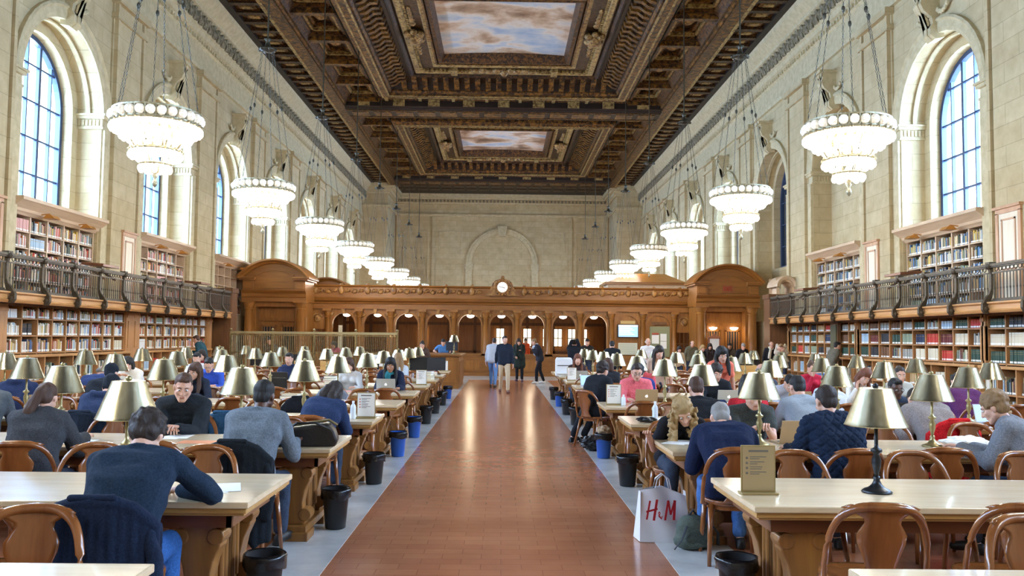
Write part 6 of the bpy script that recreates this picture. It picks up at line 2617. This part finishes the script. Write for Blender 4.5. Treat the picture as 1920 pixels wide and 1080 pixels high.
_st = stroke
stroke = lambda pts, w: _st([(-.045 + u * .8, v * .9 + .075) for u, v in pts], w * .85)
stroke([(-.165, .13), (-.13, .3)], .009)        # H
stroke([(-.09, .12), (-.055, .31)], .012)
stroke([(-.17, .2), (-.05, .225)], .009)
stroke([(-.005, .13), (-.04, .16), (-.022, .18), (-.03, .2), (-.042, .185), (-.01, .135), (.0, .16)], .004)   # &
stroke([(.03, .12), (.065, .3)], .010)          # M
stroke([(.065, .3), (.09, .17)], .009)
stroke([(.09, .17), (.135, .3)], .009)
stroke([(.135, .3), (.125, .12)], .013)
b.build('lettering', M_HM, t)
t = empty('rucksack', (1.55, 6.98, .004), .2)
tag(t, 'grey-green rucksack slumped on the floor against the white shopping bag', 'rucksack')
b = MB()
b.ball((0, 0, .13), (.15, .11, .14), 14, 10)
b.ball((0, -.02, .07), (.17, .12, .08), 14, 10)
queue(b, 'rucksack_body', [cloth('#4c5249')], t, .01, 3, folds(.008, 24, 2))
b = MB()
b.ball((0, -.1, .1), (.11, .05, .075), 12, 8)
queue(b, 'front_pocket', [cloth('#3b403a')], t, .01, 3, folds(.005, 30, 2))
b = MB()
b.tube([(-.1, -.11, .2), (-.15, -.13, .1), (-.2, -.1, .02)], .014, 6, flat=.4)
b.tube([(.1, -.1, .22), (.17, -.1, .14), (.19, -.06, .03)], .014, 6, flat=.4)
b.tube([(-.04, 0, .25), (0, 0, .3), (.04, 0, .25)], .01, 6)
b.build('strap', mat('dark_webbing', '#24272c', .8), t)
flush()

# office machines and partitions at the back
M_WPL = mat('white_plastic', '#e6e5e2', .4)
t = empty('printer', (1.55, ROW(8) + .05, TH))
tag(t, 'white boxy printer standing on the eighth row right of the aisle', 'printer')
b = MB()
b.box(-.2, .2, -.2, .2, 0, .4)
b.box(-.17, .17, -.21, -.2, .25, .27, 1)
b.build('printer_body', [M_WPL, M_KEYS], t, bevel=.015)
b = MB()
b.box(-.17, .17, -.28, -.2, .06, .08)
b.build('paper_tray', M_WPL, t)
b = MB()
b.prism([(-.2, .4), (.2, .4), (.17, .45), (-.17, .45)], -.18, .18)
b.build('lid', M_WPL, t, bevel=.01)


def monitor(x, y, rz, label, z=TH, m=None):
    t = empty('computer_monitor', (x, y, z), rz)
    tag(t, label, 'monitor', 'computer monitors on the back tables')
    b = MB()
    b.box(-.1, .1, -.08, .08, 0, .015)
    b.box(-.025, .025, .0, .03, .015, .2)
    b.build('stand', M_LBLK, t)
    b = MB()
    b.box(-.24, .24, -.02, .02, .1, .42)
    b.build('housing', m or M_LBLK, t, bevel=.008)


monitor(-2.05, ROW(8) + .1, PI, 'black computer monitor turned away, on the eighth row by the desk')
monitor(-1.62, ROW(8) + .15, PI + .3, 'black computer monitor turned away, nearest the aisle on the eighth row left')
monitor(-5.5, ROW(9), PI, 'black computer monitor turned away before the brass grille, last row')
monitor(-6.6, ROW(9), PI, 'black computer monitor turned away at the left end of the last row')
monitor(6.9, ROW(9) + .1, PI, 'dark computer monitor turned away near the visitors at the right porch')
monitor(-4.4, ROW(9) + .3, PI, 'white-backed screen rising behind the lamps before the grille', m=M_WPL)
monitor(-3.4, ROW(9) + .3, PI, 'smaller white-backed screen nearer the aisle before the grille', m=M_WPL)
M_CARREL = wood('carrel_oak', '#c89a58', '#d8b070', .4, 8, 'x')
for i, (x, y, w, lab) in enumerate(((-7.15, ROW(8), .45, 'tall pale oak reading partition by the left shelves'), (-5.0, ROW(8), .3, 'pale oak reading partition in the middle of the eighth row left'),
                                    (-4.35, ROW(8), .3, 'pale oak reading partition nearer the aisle, eighth row left'), (6.2, ROW(8), .4, 'pale oak reading partition at the eighth row right'), (5.2, ROW(7), .35, 'pale oak reading partition at the seventh row right'))):
    b = MB()
    b.box(-w / 2, w / 2, -.01, .01, 0, .3)
    for q in (-1, 1):
        b.box(q * w / 2 - .01, q * w / 2 + .01, -.01, .25, 0, .3)
    o = b.build('reading_screen', M_CARREL, bevel=.004)
    o.location = (x, y + .22, TH)
    tag(o, lab, 'partition', 'oak reading partitions')
# lamp and bits on the enquiry desk
L = copy_tree(lamp)
L.location = (-1.62, 29.4, 1.12)
tag(L, 'brass table lamp standing on the enquiry desk', 'lamp', 'brass reading lamps')
monitor(-1.75, 30.4, PI - .5, 'monitor on the enquiry desk beside the staff member', 1.12)
